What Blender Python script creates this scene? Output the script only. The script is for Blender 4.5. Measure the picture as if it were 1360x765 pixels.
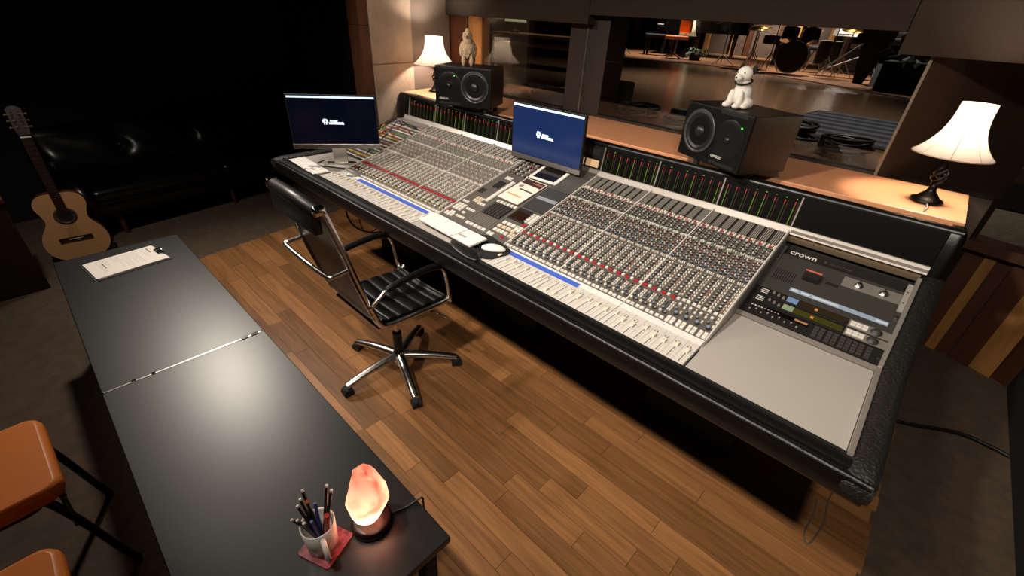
import bpy, bmesh, math, random
import numpy as np
from mathutils import Matrix, Vector
for o in list(bpy.data.objects): bpy.data.objects.remove(o, do_unlink=True)
scene = bpy.context.scene
COL = scene.collection
PI = math.pi
rnd = random.Random(7)

# ------------------------------------------------------------------ camera
Rr = Vector((0.724, 0.688, 0.052)); Rd = Vector((0.395, -0.35, -0.849)); Rf = Vector((-0.566, 0.636, -0.525))
Rf.normalize(); Rr = (Rr - Rr.dot(Rf)*Rf).normalized(); Rd = Rf.cross(Rr)
cam_d = bpy.data.cameras.new('camera'); cam = bpy.data.objects.new('camera', cam_d); COL.objects.link(cam)
M = Matrix.Identity(4)
for i in range(3):
    M[i][0] = Rr[i]; M[i][1] = -Rd[i]; M[i][2] = -Rf[i]
M[0][3], M[1][3], M[2][3] = 1.323, -1.205, 1.722
cam.matrix_world = M
cam_d.sensor_width = 36; cam_d.lens = 585.6/1360*36; cam_d.clip_start = .02; cam_d.clip_end = 100
scene.camera = cam

# ------------------------------------------------------------------ world, exposure
w = bpy.data.worlds.new('world'); scene.world = w; w.use_nodes = True
w.node_tree.nodes['Background'].inputs[0].default_value = (0.9, 0.75, 0.6, 1)
w.node_tree.nodes['Background'].inputs[1].default_value = 0.004
vs = scene.view_settings
vs.view_transform = 'Standard'; vs.look = 'None'; vs.gamma = 1; vs.use_curve_mapping = False; vs.exposure = 0.0
WARM = (1.0, 0.885, 0.76)
LIGHTS = [  # location, target, watts, cone degrees, blend, radius
    ((-2.95, -0.62, 2.70), (-0.8, -0.5, 0.3), 260, 100, 1.0, 0.10),
    ((-1.9, -1.42, 2.70), (-3.0, -1.0, 0.4), 75, 58, 1.0, 0.07),  # added fill spot that brightens the guitar, no such source known
    ((-1.2, -1.42, 2.70), (-0.85, 0.35, 0.8), 140, 100, 1.0, 0.07),
    ((0.25, -1.42, 2.70), (0.25, 0.55, 0.8), 270, 100, 1.0, 0.07),
    ((1.62, -1.42, 2.70), (1.15, 0.60, 0.7), 160, 86, 1.0, 0.07),
    ((-1.3, 0.5, 2.70), (-2.0, 1.25, 1.1), 60, 60, 1.0, 0.07),
]

# ------------------------------------------------------------------ helpers
def lin(c):
    if isinstance(c, str):
        c = [int(c[i:i+2], 16)/255 for i in (0, 2, 4)]
    return tuple((x/12.92 if x <= .04045 else ((x+.055)/1.055)**2.4) for x in c)
MATS = {}
def mat(name, col='808080', rough=.5, metal=0., var=0., vscale=8., bump=0., bscale=60., coat=0., emit=None, estr=0., trans=0., stretch=(1,1,1), spec=None, rand=0., ior=None):
    if name in MATS: return MATS[name]
    m = bpy.data.materials.new(name); m.use_nodes = True; MATS[name] = m
    nt = m.node_tree; b = nt.nodes['Principled BSDF']; c = lin(col)
    b.inputs['Base Color'].default_value = (*c, 1); b.inputs['Roughness'].default_value = rough; b.inputs['Metallic'].default_value = metal
    if coat: b.inputs['Coat Weight'].default_value = coat; b.inputs['Coat Roughness'].default_value = .12
    if spec is not None: b.inputs['Specular IOR Level'].default_value = spec
    if trans: b.inputs['Transmission Weight'].default_value = trans
    if ior: b.inputs['IOR'].default_value = ior
    if emit: b.inputs['Emission Color'].default_value = (*lin(emit), 1); b.inputs['Emission Strength'].default_value = estr
    if var or bump or rand:
        geo = nt.nodes.new('ShaderNodeNewGeometry'); mp = nt.nodes.new('ShaderNodeMapping'); mp.inputs['Scale'].default_value = stretch
        src = geo.outputs['Position']
        if rand:
            oi = nt.nodes.new('ShaderNodeObjectInfo'); ad = nt.nodes.new('ShaderNodeVectorMath'); ad.operation = 'ADD'
            sc = nt.nodes.new('ShaderNodeVectorMath'); sc.operation = 'SCALE'; sc.inputs[0].default_value = (13.1, 7.7, 3.3)
            nt.links.new(oi.outputs['Random'], sc.inputs['Scale']); nt.links.new(src, ad.inputs[0]); nt.links.new(sc.outputs[0], ad.inputs[1]); src = ad.outputs[0]
        nt.links.new(src, mp.inputs[0])
    if var or rand:
        n = nt.nodes.new('ShaderNodeTexNoise'); n.inputs['Scale'].default_value = vscale; n.inputs['Detail'].default_value = 5; n.inputs['Roughness'].default_value = .65
        nt.links.new(mp.outputs[0], n.inputs[0])
        mr = nt.nodes.new('ShaderNodeMapRange'); mr.inputs[1].default_value = .25; mr.inputs[2].default_value = .75
        mr.inputs[3].default_value = 1-var; mr.inputs[4].default_value = 1+var
        nt.links.new(n.outputs['Fac'], mr.inputs[0]); fac = mr.outputs[0]
        if rand:
            r2 = nt.nodes.new('ShaderNodeMapRange'); r2.inputs[3].default_value = 1-rand; r2.inputs[4].default_value = 1+rand
            nt.links.new(oi.outputs['Random'], r2.inputs[0]); mu = nt.nodes.new('ShaderNodeMath'); mu.operation = 'MULTIPLY'
            nt.links.new(fac, mu.inputs[0]); nt.links.new(r2.outputs[0], mu.inputs[1]); fac = mu.outputs[0]
        vm = nt.nodes.new('ShaderNodeVectorMath'); vm.operation = 'SCALE'; vm.inputs[0].default_value = c
        nt.links.new(fac, vm.inputs['Scale']); nt.links.new(vm.outputs[0], b.inputs['Base Color'])
    if bump:
        n2 = nt.nodes.new('ShaderNodeTexNoise'); n2.inputs['Scale'].default_value = bscale; n2.inputs['Detail'].default_value = 4
        nt.links.new(mp.outputs[0], n2.inputs[0]); bp = nt.nodes.new('ShaderNodeBump'); bp.inputs['Strength'].default_value = bump; bp.inputs['Distance'].default_value = .006
        nt.links.new(n2.outputs['Fac'], bp.inputs['Height']); nt.links.new(bp.outputs[0], b.inputs['Normal'])
    return m

class MB:
    """collects shapes; build() links them as one mesh object"""
    def __init__(s): s.v = []; s.f = []; s.m = []; s.sm = []; s.T = Matrix.Identity(4)
    def add(s, vs, fs, mi=0, smooth=False):
        o = len(s.v); T = s.T
        s.v += [tuple(T @ Vector(p)) for p in vs]
        for f in fs: s.f.append([o+i for i in f]); s.m.append(mi); s.sm.append(smooth)
        return s
    def box(s, x0, x1, y0, y1, z0, z1, mi=0):
        return s.add([(x0,y0,z0),(x1,y0,z0),(x1,y1,z0),(x0,y1,z0),(x0,y0,z1),(x1,y0,z1),(x1,y1,z1),(x0,y1,z1)],
                     [(3,2,1,0),(4,5,6,7),(0,1,5,4),(1,2,6,5),(2,3,7,6),(3,0,4,7)], mi)
    def rbox(s, x0, x1, y0, y1, z0, z1, r, mi=0, n=3, ends=True):
        """box with rounded vertical corners and softened top and bottom"""
        def ring(ins, z):
            out = []; rr = max(r-ins, 1e-4)
            for cx, cy, a0 in ((x1-r, y1-r, 0), (x0+r, y1-r, 90), (x0+r, y0+r, 180), (x1-r, y0+r, 270)):
                for k in range(n+1):
                    a = math.radians(a0+90*k/n); out.append((cx+rr*math.cos(a), cy+rr*math.sin(a), z))
            return out
        e = min(r, (z1-z0)/2)*.6
        rings = [ring(e, z0), ring(e*.3, z0+e*.3), ring(0, z0+e), ring(0, z1-e), ring(e*.3, z1-e*.3), ring(e, z1)]
        return s.loft(rings, mi, True, True)
    def loft(s, rings, mi=0, cap=True, smooth=True, closed=True):
        n = len(rings[0]); vs = [p for r in rings for p in r]; fs = []
        for i in range(len(rings)-1):
            for j in range(n if closed else n-1):
                a = i*n+j; b = i*n+(j+1) % n; fs.append((a, b, b+n, a+n))
        s.add(vs, fs, mi, smooth)
        if cap:
            s.add(rings[0], [tuple(reversed(range(n)))], mi); s.add(rings[-1], [tuple(range(n))], mi)
        return s
    def prism(s, poly, a0, a1, axis='x', mi=0, smooth=False):
        def P(p, a): return (a, p[0], p[1]) if axis == 'x' else ((p[0], a, p[1]) if axis == 'y' else (p[0], p[1], a))
        n = len(poly); vs = [P(p, a0) for p in poly]+[P(p, a1) for p in poly]
        s.add(vs, [(j, (j+1) % n, (j+1) % n+n, j+n) for j in range(n)], mi, smooth)
        s.add(vs, [tuple(reversed(range(n))), tuple(range(n, 2*n))], mi); return s
    def tube(s, pts, r, n=8, mi=0, cap=True, closed=False):
        pts = [Vector(p) for p in pts]; rs = r if isinstance(r, (list, tuple)) else [r]*len(pts)
        rings = []; up = None
        for i, p in enumerate(pts):
            a = pts[i-1] if (i > 0 or closed) else p; b = pts[(i+1) % len(pts)] if (i < len(pts)-1 or closed) else p
            d = (b-a).normalized()
            if up is None: up = Vector((0, 0, 1)) if abs(d.z) < .9 else Vector((1, 0, 0))
            x = d.cross(up); 
            if x.length < 1e-5: x = d.cross(Vector((0, 1, 0)))
            x.normalize(); y = x.cross(d).normalized(); up = y
            rings.append([p+rs[i]*(math.cos(2*PI*k/n)*x+math.sin(2*PI*k/n)*y) for k in range(n)])
        if closed: rings.append(rings[0])
        return s.loft(rings, mi, cap and not closed, True)
    def cyl(s, c, r, h, n=16, mi=0, r2=None, smooth=True):
        r2 = r if r2 is None else r2; x, y, z = c
        a = [(x+r*math.cos(2*PI*k/n), y+r*math.sin(2*PI*k/n), z) for k in range(n)]
        b = [(x+r2*math.cos(2*PI*k/n), y+r2*math.sin(2*PI*k/n), z+h) for k in range(n)]
        return s.loft([a, b], mi, True, smooth)
    def lathe(s, prof, c=(0,0,0), n=24, mi=0, cap=False, wob=None):
        rings = []
        for r, z in prof:
            rings.append([(c[0]+max(r, 1e-4)*(wob(2*PI*k/n, z) if wob else 1)*math.cos(2*PI*k/n), c[1]+max(r, 1e-4)*(wob(2*PI*k/n, z) if wob else 1)*math.sin(2*PI*k/n), c[2]+z) for k in range(n)])
        return s.loft(rings, mi, cap, True)
    def ball(s, c, r, n=14, mi=0):
        rx, ry, rz = r if isinstance(r, (tuple, list)) else (r, r, r); m = max(5, n*2//3); rings = []
        for i in range(m+1):
            t = -PI/2+PI*i/m; cr = max(math.cos(t), 1e-3)
            rings.append([(c[0]+rx*cr*math.cos(2*PI*k/n), c[1]+ry*cr*math.sin(2*PI*k/n), c[2]+rz*math.sin(t)) for k in range(n)])
        return s.loft(rings, mi, True, True)
    def build(s, name, mats, parent=None, world=False, bevel=0, subsurf=0, kind=None, label=None):
        me = bpy.data.meshes.new(name)
        vs = s.v
        if world and parent is not None:
            off = parent_world(parent); vs = [(a-off[0], b-off[1], c-off[2]) for a, b, c in vs]
        me.from_pydata(vs, [], s.f)
        for m in (mats if isinstance(mats, (list, tuple)) else [mats]): me.materials.append(m)
        me.polygons.foreach_set('material_index', s.m); me.polygons.foreach_set('use_smooth', s.sm); me.update()
        o = bpy.data.objects.new(name, me); COL.objects.link(o)
        if parent is not None: o.parent = parent
        if bevel:
            md = o.modifiers.new('bevel', 'BEVEL'); md.width = bevel; md.segments = 2; md.limit_method = 'ANGLE'; md.angle_limit = .7
        if subsurf:
            md = o.modifiers.new('sub', 'SUBSURF'); md.levels = subsurf; md.render_levels = subsurf
        if kind: o['kind'] = kind
        if label: o['label'] = label
        return o
def parent_world(p):
    v = Vector((0, 0, 0))
    while p is not None: v += p.location; p = p.parent
    return v
def tag(o, label, cat, group=None, kind=None):
    o['label'] = label; o['category'] = cat
    if group: o['group'] = group
    if kind: o['kind'] = kind
    return o
def thing(name, label, cat, loc=(0,0,0), rz=0., group=None):
    o = bpy.data.objects.new(name, None); COL.objects.link(o); o.location = loc; o.rotation_euler = (0, 0, rz)
    o.empty_display_size = .05
    return tag(o, label, cat, group)
def dup(root, loc=None, rz=None, label=None):
    def cp(o, par):
        c = o.copy(); COL.objects.link(c); c.parent = par
        for ch in o.children: cp(ch, c)
        return c
    r = cp(root, None)
    if loc is not None: r.location = loc
    if rz is not None: r.rotation_euler = (0, 0, rz)
    if label: r['label'] = label
    return r
def inst(o, name, parent, loc=None, scale=None):
    c = bpy.data.objects.new(name, o.data); COL.objects.link(c); c.parent = parent
    if loc is not None: c.location = loc
    if scale is not None: c.scale = scale
    return c
def struct(name, mb, m, label, cat, **k):
    o = mb.build(name, m, **k); tag(o, label, cat, kind='structure'); return o
def arc(c, r, a0, a1, n): return [(c[0]+r*math.cos(math.radians(a0+(a1-a0)*k/n)), c[1]+r*math.sin(math.radians(a0+(a1-a0)*k/n))) for k in range(n+1)]
def smooth_path(pts, n=6):
    P = [Vector(p) for p in pts]; P = [2*P[0]-P[1]]+P+[2*P[-1]-P[-2]]; out = []
    for i in range(1, len(P)-2):
        for k in range(n):
            t = k/n; a, b, c, d = P[i-1:i+3]
            out.append(.5*((2*b)+(-a+c)*t+(2*a-5*b+4*c-d)*t*t+(-a+3*b-3*c+d)*t**3))
    out.append(P[-2]); return out
def text_mesh(name, txt, size, m, parent, T, bold=0., align='LEFT', extrude=.0006):
    cu = bpy.data.curves.new(name, 'FONT'); cu.body = txt; cu.size = size; cu.extrude = extrude; cu.offset = bold; cu.align_x = align; cu.resolution_u = 2
    t = bpy.data.objects.new(name, cu); COL.objects.link(t)
    dg = bpy.context.evaluated_depsgraph_get(); me = bpy.data.meshes.new_from_object(t.evaluated_get(dg))
    bpy.data.objects.remove(t, do_unlink=True)
    me.transform(T); me.materials.clear(); me.materials.append(m)
    o = bpy.data.objects.new(name, me); COL.objects.link(o); o.parent = parent
    return o
def frame(o, x, y, z): 
    """matrix with origin o and axis columns"""
    m = Matrix.Identity(4)
    for i in range(3): m[i][0] = x[i]; m[i][1] = y[i]; m[i][2] = z[i]; m[i][3] = o[i]
    return m

# ------------------------------------------------------------------ materials
carpet = mat('carpet', '4e3e30', .95, var=.35, vscale=14, bump=.6, bscale=220)
plankm = mat('oak_plank', '835a36', .34, var=.42, vscale=9, stretch=(.35, 6, 1), rand=.34, bump=.06, bscale=40)
black_wall = mat('black_wall', '0d0b0a', .8)
curtain_m = mat('black_curtain', '0a0908', .7)
brown_wall = mat('brown_fabric_wall', '24170b', .95, var=.12, vscale=30)
concrete = mat('concrete', '8f7a68', .9, var=.22, vscale=7, bump=.5, bscale=45)
joint = mat('concrete_joint', '5f5046', .9)
redwood = mat('red_brown_wood', '4a2814', .5, var=.3, vscale=8, stretch=(6, 6, .6))
lightwood = mat('light_wood', 'a0703c', .5, var=.25, vscale=8, stretch=(6, 6, .6))
ledgewood = mat('ledge_wood', 'd39268', .45, var=.12, vscale=6, stretch=(.5, 5, 3))
dark_panel = mat('dark_panel_wood', '26180c', .6, var=.3, vscale=8, stretch=(5, 5, .7))
leather = mat('black_leather', '050505', .40, bump=.25, bscale=170)
leather_c = mat('grained_black_leather', '1e1c1a', .42, bump=1., bscale=110)
chair_leather = mat('chair_leather', '060606', .40, spec=.35, bump=.08, bscale=60)
leather_s = mat('smooth_black_leather', '080808', .36, bump=.12, bscale=40)
sofa_leather = mat('sofa_leather', '050505', .30, spec=.45, bump=.10, bscale=14)
blackm = mat('black_metal', '0e0e0e', .45)
black_matte = mat('black_matte', '090909', .8)
tabletop_m = mat('black_laminate', '090808', .36, spec=.5)
silver = mat('silver_paint', 'a8a19a', .38, .55)
chrome = mat('chrome', 'd8d6d2', .1, 1.)
polished = mat('polished_aluminium', 'd2cfca', .24, 1.)
alum = mat('aluminium', 'b9b5b0', .3, 1.)
panel_grey = mat('grey_panel', 'aaa49d', .42, var=.03, vscale=3)
ch_dark = mat('channel_dark', '55514d', .5)
ch_grey = mat('channel_grey', '6f6a64', .5)
fader_m = mat('fader_cream', 'cdc7c0', .5, var=.03, vscale=20)
white_btn = mat('white_button', 'd9d3ca', .45)
cream_btn = mat('cream_button', 'cdbfa6', .5)
red_btn = mat('red_button', 'a8252a', .4)
pink_cap = mat('pink_cap', 'b88078', .5)
blue_cap = mat('blue_cap', '7088a0', .5)
yel_cap = mat('yellow_cap', 'c9b04a', .5)
green_cap = mat('green_cap', '5c8a5a', .5)
knob_dark = mat('knob_dark', '33312e', .45)
knob_grey = mat('knob_grey', '8d877f', .45)
cap_white = mat('fader_cap_cream', 'e2d6c4', .4)
led_red = mat('led_red', '300505', .4, emit='ff4452', estr=1.0)
led_green = mat('led_green', '0a2004', .4, emit='9ae02a', estr=.6)
led_gdim = mat('led_green_dim', '0a1804', .4, emit='5f9a20', estr=.28)
led_off = mat('led_brown', '2a1206', .4, emit='7a2808', estr=.08)
meter_m = mat('meter_black', '0b0a09', .25)
glass_m = mat('window_glass', 'ffffff', .0, trans=1.0, ior=1.45)
blue_tape = mat('blue_tape', '3f62c8', .6)
white_pl = mat('white_plastic', 'e6e2dc', .35)
key_m = mat('white_key', 'efebe6', .4)
paper_m = mat('paper', 'e8e0d6', .7)
ink = mat('ink', '55504c', .7)
orange_v = mat('orange_vinyl', 'e5823a', .38, var=.06, vscale=5)

# ------------------------------------------------------------------ room
floor = struct('floor', MB().box(-5.2, 2.9, -4.6, 3.4, -.12, 0), carpet, 'dark brown carpet with an inset of oak planks under the console', 'floor')
sub = MB().prism([(-2.31, -1.2), (1.74, -1.2), (1.74, 1.5), (-2.82, 1.5)], .0, .001, 'z').build('subfloor', black_matte, floor)
unit = MB().box(-.5, .5, -.5, .5, -.5, .5)
unit_o = None
pw = .0875; y = -1.2; first = None
while y < 1.5:
    xl = -2.43-.19*(y+.6); x = xl-rnd.uniform(0, .012); end = 1.755+rnd.uniform(-.012, .006)
    nx = x+rnd.uniform(.15, .9)
    while x < end-.01:
        if end-nx < .2: nx = end
        L = nx-x
        loc = ((x+nx)/2, y+pw/2, .004+rnd.uniform(0, .0006)); sc = (L-.0016, pw-.0016, .008)
        if first is None:
            first = unit.build('plank', plankm, floor); first.location = loc; first.scale = sc
        else: inst(first, 'plank', floor, loc, sc)
        x = nx; nx = x+rnd.choice((.35, .45, .6, .7, .85, 1.0, 1.15))*rnd.uniform(.9, 1.1)
    y += pw

# worn seam in the planks at the console corner
tag(MB().tube(smooth_path([(1.607, .76, .0095), (1.598, .62, .0095), (1.607, .5, .0095), (1.585, .36, .0095), (1.56, .385, .0095), (1.565, .5, .0095), (1.56, .6, .0095)]),   .003, 6).build('thin_cord', mat('grey_cord', '4c443d', .8)),
    'thin grey cord lying on the planks by the console corner', 'cord')

struct('ceiling', MB().box(-5.2, 2.9, -4.6, 1.9, 2.8, 2.9), black_matte, 'black ceiling over the control room', 'ceiling')
wl = MB(); wl.T = Matrix.Translation((-4.35, 0, 0)) @ Matrix.Rotation(math.radians(10.4), 4, 'Z'); wl.box(-.1, 0, -5, 3, 0, 2.8)
struct('wall_left', wl, black_wall, 'black wall behind the leather sofa', 'wall')
struct('wall_front', MB().box(-5.2, 2.9, -4.7, -4.6, 0, 2.8), black_wall, 'dark wall facing the console', 'wall')
struct('wall_right', MB().box(2.2, 2.35, -4.6, 2.38, 0, 2.8), black_wall, 'black wall beside the console end', 'wall')

# concrete pier left of the window
pier = thing('wall_pier', 'rough board-marked concrete pier beside the shaded table lamp', 'wall', (-2.2, 1.3, 0)); pier['kind'] = 'structure'
def pier_panel(y0, y1, z0, z1):
    def xx(y): return -2.13-.2*(y-.88)-0.02
    pm = MB(); pm.add([(xx(y0), y0, z0), (xx(y1), y1, z0), (xx(y1)-.25, y1, z0), (xx(y0)-.25, y0, z0), (xx(y0), y0, z1), (xx(y1), y1, z1), (xx(y1)-.25, y1, z1), (xx(y0)-.25, y0, z1)],
        [(3,2,1,0),(4,5,6,7),(0,1,5,4),(1,2,6,5),(2,3,7,6),(3,0,4,7)])
    return pm.build('concrete_panel', concrete, pier, world=True, bevel=.004)
for z0, z1 in ((0, .62), (.624, 1.33), (1.334, 2.05), (2.054, 2.8)):
    pier_panel(.885, 1.395, z0, z1); pier_panel(1.399, 1.76, z0, z1)
MB().box(-2.36, -2.24, .9, 1.74, 0, 2.8).build('joint_backing', joint, pier, world=True)
# wooden jamb at the near edge of the pier, in three boards
for i, (z0, z1) in enumerate(((0, 1.12), (1.122, 1.6), (1.602, 2.8))):
    o = MB().box(-2.32, -2.155, .80, .882, z0, z1).build('trim_1' if i == 0 else 'jamb_board', redwood, None if i == 0 else trim1, bevel=.003)
    if i == 0: trim1 = tag(o, 'dark red-brown wooden jamb at the edge of the concrete pier', 'trim', kind='structure')
# black curtain left of the jamb
cp = []
for k in range(90):
    yy = .84+.2*math.sin(k*.0)+k*.0; xx = -2.33-k*.023
    cp.append((xx, 1.18+.03*math.sin(k*.9)+.012*math.sin(k*2.3)))
cm = MB(); cm.loft([[(a, b, .02) for a, b in cp], [(a, b, 2.8) for a, b in cp]], cap=False, closed=False)
cu = cm.build('curtain', curtain_m); tag(cu, 'black curtain hanging in folds behind the left monitor', 'curtain')
cu.modifiers.new('thick', 'SOLIDIFY').thickness = .006

# window wall: wall below, header, jambs, mullion, panes
struct('wall_back', MB().box(-2.4, 1.62, 1.74, 1.86, 0, 1.115), dark_panel, 'dark wall under the studio window', 'wall')
hd = thing('wall_header', 'dark brown fabric bulkhead above the studio window', 'wall', (0, 1.75, 1.7)); hd['kind'] = 'structure'
MB().box(-2.33, -.72, 1.70, 1.95, 1.70, 2.8).build('header_panel', brown_wall, hd, world=True)
MB().box(-.716, 1.03, 1.70, 1.95, 1.755, 2.8).build('header_panel', brown_wall, hd, world=True)
MB().prism([(1.034, 1.70), (1.80, 1.62), (2.2, 1.62), (2.2, 2.4), (1.034, 1.95)], 1.665, 2.8, 'z').build('header_panel', brown_wall, hd, world=True)
trim2 = struct('trim_2', MB().box(-2.26, -2.03, 1.765, 1.86, 1.12, 1.80), redwood, 'brown wooden window jamb beside the concrete pier', 'trim')
MB().box(-2.03, -1.86, 1.78, 1.88, 1.12, 1.80).build('jamb_board', lightwood, trim2, bevel=.004)
trim3 = struct('trim_3', MB().box(-.93, -.60, 1.80, 2.05, 1.10, 1.80), dark_panel, 'dark wooden mullion between the two window panes', 'trim')
MB().box(-.775, -.765, 1.785, 1.80, 1.10, 1.80).build('glazing_bead', alum, trim3)
w1 = thing('window_1', 'left glass pane of the studio window beside the jamb', 'window', (-1.4, 1.8, 1.12)); w1['kind'] = 'structure'
MB().box(-1.86, -.93, 1.80, 1.806, 1.12, 1.80).build('pane', glass_m, w1, world=True)
MB().box(-1.86, -.93, 1.775, 1.83, 1.10, 1.125).build('window_sill', dark_panel, w1, world=True)
w2 = thing('window_2', 'wide glass pane of the studio window behind the white toy dog', 'window', (.3, 1.8, 1.12)); w2['kind'] = 'structure'
MB().box(-.60, 1.165, 1.80, 1.806, 1.12, 1.80).build('pane', glass_m, w2, world=True)
MB().box(-.60, 1.165, 1.775, 1.83, 1.10, 1.125).build('window_sill', dark_panel, w2, world=True)
MB().box(1.155, 1.168, 1.74, 1.83, 1.12, 1.80).build('frame_edge', mat('frame_edge', '6a5a4a', .4), w2, world=True)
# angled dark panel right of the window, side pane and posts
rp = MB(); rp.prism([(1.168, 1.73), (1.72, 2.45), (1.66, 2.5), (1.168, 1.86)], .0, 2.8, 'z')
struct('wall_panel', rp, dark_panel, 'dark wooden splayed panel behind the table lamp with the twisted base', 'wall')
w3 = thing('window_3', 'narrow side pane between the splayed panel and the wooden posts', 'window', (1.85, 2.5, .74)); w3['kind'] = 'structure'
gp = MB(); gp.prism([(1.70, 2.50), (1.98, 2.42), (1.98, 2.426), (1.70, 2.506)], .76, 2.8, 'z'); gp.build('pane', glass_m, w3, world=True)
gp = MB(); gp.prism([(1.66, 2.36), (1.97, 2.30), (1.98, 2.44), (1.68, 2.52)], .70, .755, 'z'); gp.build('window_sill', redwood, w3, world=True, bevel=.006)
struct('wall_sill', MB().prism([(1.70, 2.44), (1.98, 2.40), (1.98, 2.5), (1.70, 2.55)], 0, .7, 'z'), redwood, 'dark red-brown boards under the narrow side pane', 'wall')
tp = thing('trim_4', 'pair of brown and light wooden posts beside the black wall', 'trim', (2.0, 2.4, 0)); tp['kind'] = 'structure'
MB().prism([(1.80, 2.42), (1.85, 2.40), (1.86, 2.5), (1.81, 2.5)], 0, .72, 'z').build('post', lightwood, tp, world=True)
MB().prism([(1.92, 2.38), (2.02, 2.34), (2.06, 2.5), (1.94, 2.5)], 0, 2.8, 'z').build('post', redwood, tp, world=True)
MB().prism([(2.02, 2.36), (2.12, 2.30), (2.14, 2.5), (2.04, 2.5)], 0, 2.8, 'z').build('post', lightwood, tp, world=True)
MB().prism([(2.12, 2.33), (2.2, 2.27), (2.2, 2.5), (2.13, 2.5)], 0, 2.8, 'z').build('post', redwood, tp, world=True)

# wooden ledge behind the console
led = thing('trim_5', 'orange-brown wooden ledge running under the studio window behind the console', 'ledge', (-.3, 1.5, 1.1)); led['kind'] = 'structure'
MB().add([(-2.16, 1.155, 1.085), (1.535, 1.215, 1.085), (1.535, 1.735, 1.085), (-2.27, 1.735, 1.085), (-2.16, 1.155, 1.12), (1.535, 1.215, 1.12), (1.535, 1.735, 1.12), (-2.27, 1.735, 1.12)],
    [(3,2,1,0),(4,5,6,7),(0,1,5,4),(1,2,6,5),(2,3,7,6),(3,0,4,7)]).build('ledge_board', ledgewood, led, world=True, bevel=.004)
MB().box(-2.1, 1.5, 1.30, 1.735, .0, 1.085).build('ledge_apron', dark_panel, led, world=True)

# ------------------------------------------------------------------ mixing console
B = .3355
LB = [-1.851, -1.5155, -1.18, -.8445, -.509]; RB = [0, .3355, .671, 1.0065]
XL, XR = -1.975, 1.49        # inner ends
OXL, OXR = -2.045, 1.56      # outer ends
Y3, Z3, Y4, Z4 = .21, .768, .973, .971
SL = math.hypot(Y4-Y3, Z4-Z3); sv = Vector((0, (Y4-Y3)/SL, (Z4-Z3)/SL)); sn = Vector((0, -sv.z, sv.y))
con = thing('mixing_console', 'large analogue mixing console with black leather armrest and rows of knobs', 'mixing console', (-.2, .6, 0))
def ST(x, s, h=0): return frame(Vector((x, Y3, Z3))+sv*s+sn*h, (1,0,0), sv, sn)
class Stamp:
    """many tiny knobs and buttons gathered into one mesh, placed in the slanted plane"""
    def __init__(s, base): s.base = base; s.v = []; s.f = []; s.m = []; s.sm = []
    def _add(s, vs, fs, ms):
        o = len(s.v); s.v += vs; s.f += [[o+i for i in f] for f in fs]; s.m += ms
    def btn(s, x, y, wx, wy, h, mi):
        t = .82; a, b = wx/2, wy/2
        vs = [(x-a, y-b, 0), (x+a, y-b, 0), (x+a, y+b, 0), (x-a, y+b, 0), (x-a*t, y-b*t, h), (x+a*t, y-b*t, h), (x+a*t, y+b*t, h), (x-a*t, y+b*t, h)]
        s._add(vs, [(4,5,6,7),(0,1,5,4),(1,2,6,5),(2,3,7,6),(3,0,4,7)], [mi]*5)
    def knob(s, x, y, r, h, mb, mc, n=8):
        vs = []
        for rr, z in ((r, 0), (r*.8, h*.75), (r*.62, h)):
            vs += [(x+rr*math.cos(2*PI*k/n), y+rr*math.sin(2*PI*k/n), z) for k in range(n)]
        fs = [(j, (j+1) % n, (j+1) % n+n, j+n) for j in range(n)]+[(n+j, n+(j+1) % n, (j+1) % n+2*n, j+2*n) for j in range(n)]+[tuple(range(2*n, 3*n))]
        s._add(vs, fs, [mb]*n+[mc]*(n+1))
    def strip(s, x0, x1, y0, y1, h, mi):
        s._add([(x0,y0,0),(x1,y0,0),(x1,y1,0),(x0,y1,0),(x0,y0,h),(x1,y0,h),(x1,y1,h),(x0,y1,h)], [(4,5,6,7),(0,1,5,4),(1,2,6,5),(2,3,7,6),(3,0,4,7)], [mi]*5)
    def build(s, name, mats, parent, label=None):
        me = bpy.data.meshes.new(name); T = np.array(s.base); V = np.array(s.v)
        V = V @ T[:3, :3].T+T[:3, 3]-np.array(parent_world(parent)); me.from_pydata(V.tolist(), [], s.f)
        for m in mats: me.materials.append(m)
        me.polygons.foreach_set('material_index', s.m); me.update()
        o = bpy.data.objects.new(name, me); COL.objects.link(o); o.parent = parent; o['kind'] = 'stuff'
        if label: o['label'] = label
        return o
KM = [white_btn, red_btn, knob_dark, knob_grey, pink_cap, blue_cap, yel_cap, green_cap, cream_btn, ch_grey, black_matte, silver]
W_, RD, KD, KG, PK, BL, YE, GR, CR, CG, BK, SI = range(12)

# body shells (black) under the surfaces
MB().prism([(.02, .70), (.02, .752), (.21, .752), (.965, .95), (1.012, .97), (1.03, 1.09), (1.14, 1.09), (1.14, .64), (.5, .60)], LB[1], RB[3], 'x').build('body', black_matte, con, world=True)
for x0, x1 in ((XL, LB[1]), (RB[3], XR)):
    MB().prism([(.02, .70), (.02, .752), (.49, .752), (.95, .86), (1.012, .93), (1.03, 1.09), (1.14, 1.09), (1.14, .64), (.5, .60)], x0, x1, 'x').build('body', black_matte, con, world=True)
for x0, x1 in ((-1.7, -1.2), (-.5, 0), (.75, 1.2)):
    MB().box(x0, x1, .52, 1.1, 0, .65).build('pedestal', black_matte, con, world=True, bevel=.01)
MB().box(-1.2, .75, .85, .9, .1, .65).build('modesty_panel', black_matte, con, world=True)

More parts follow.
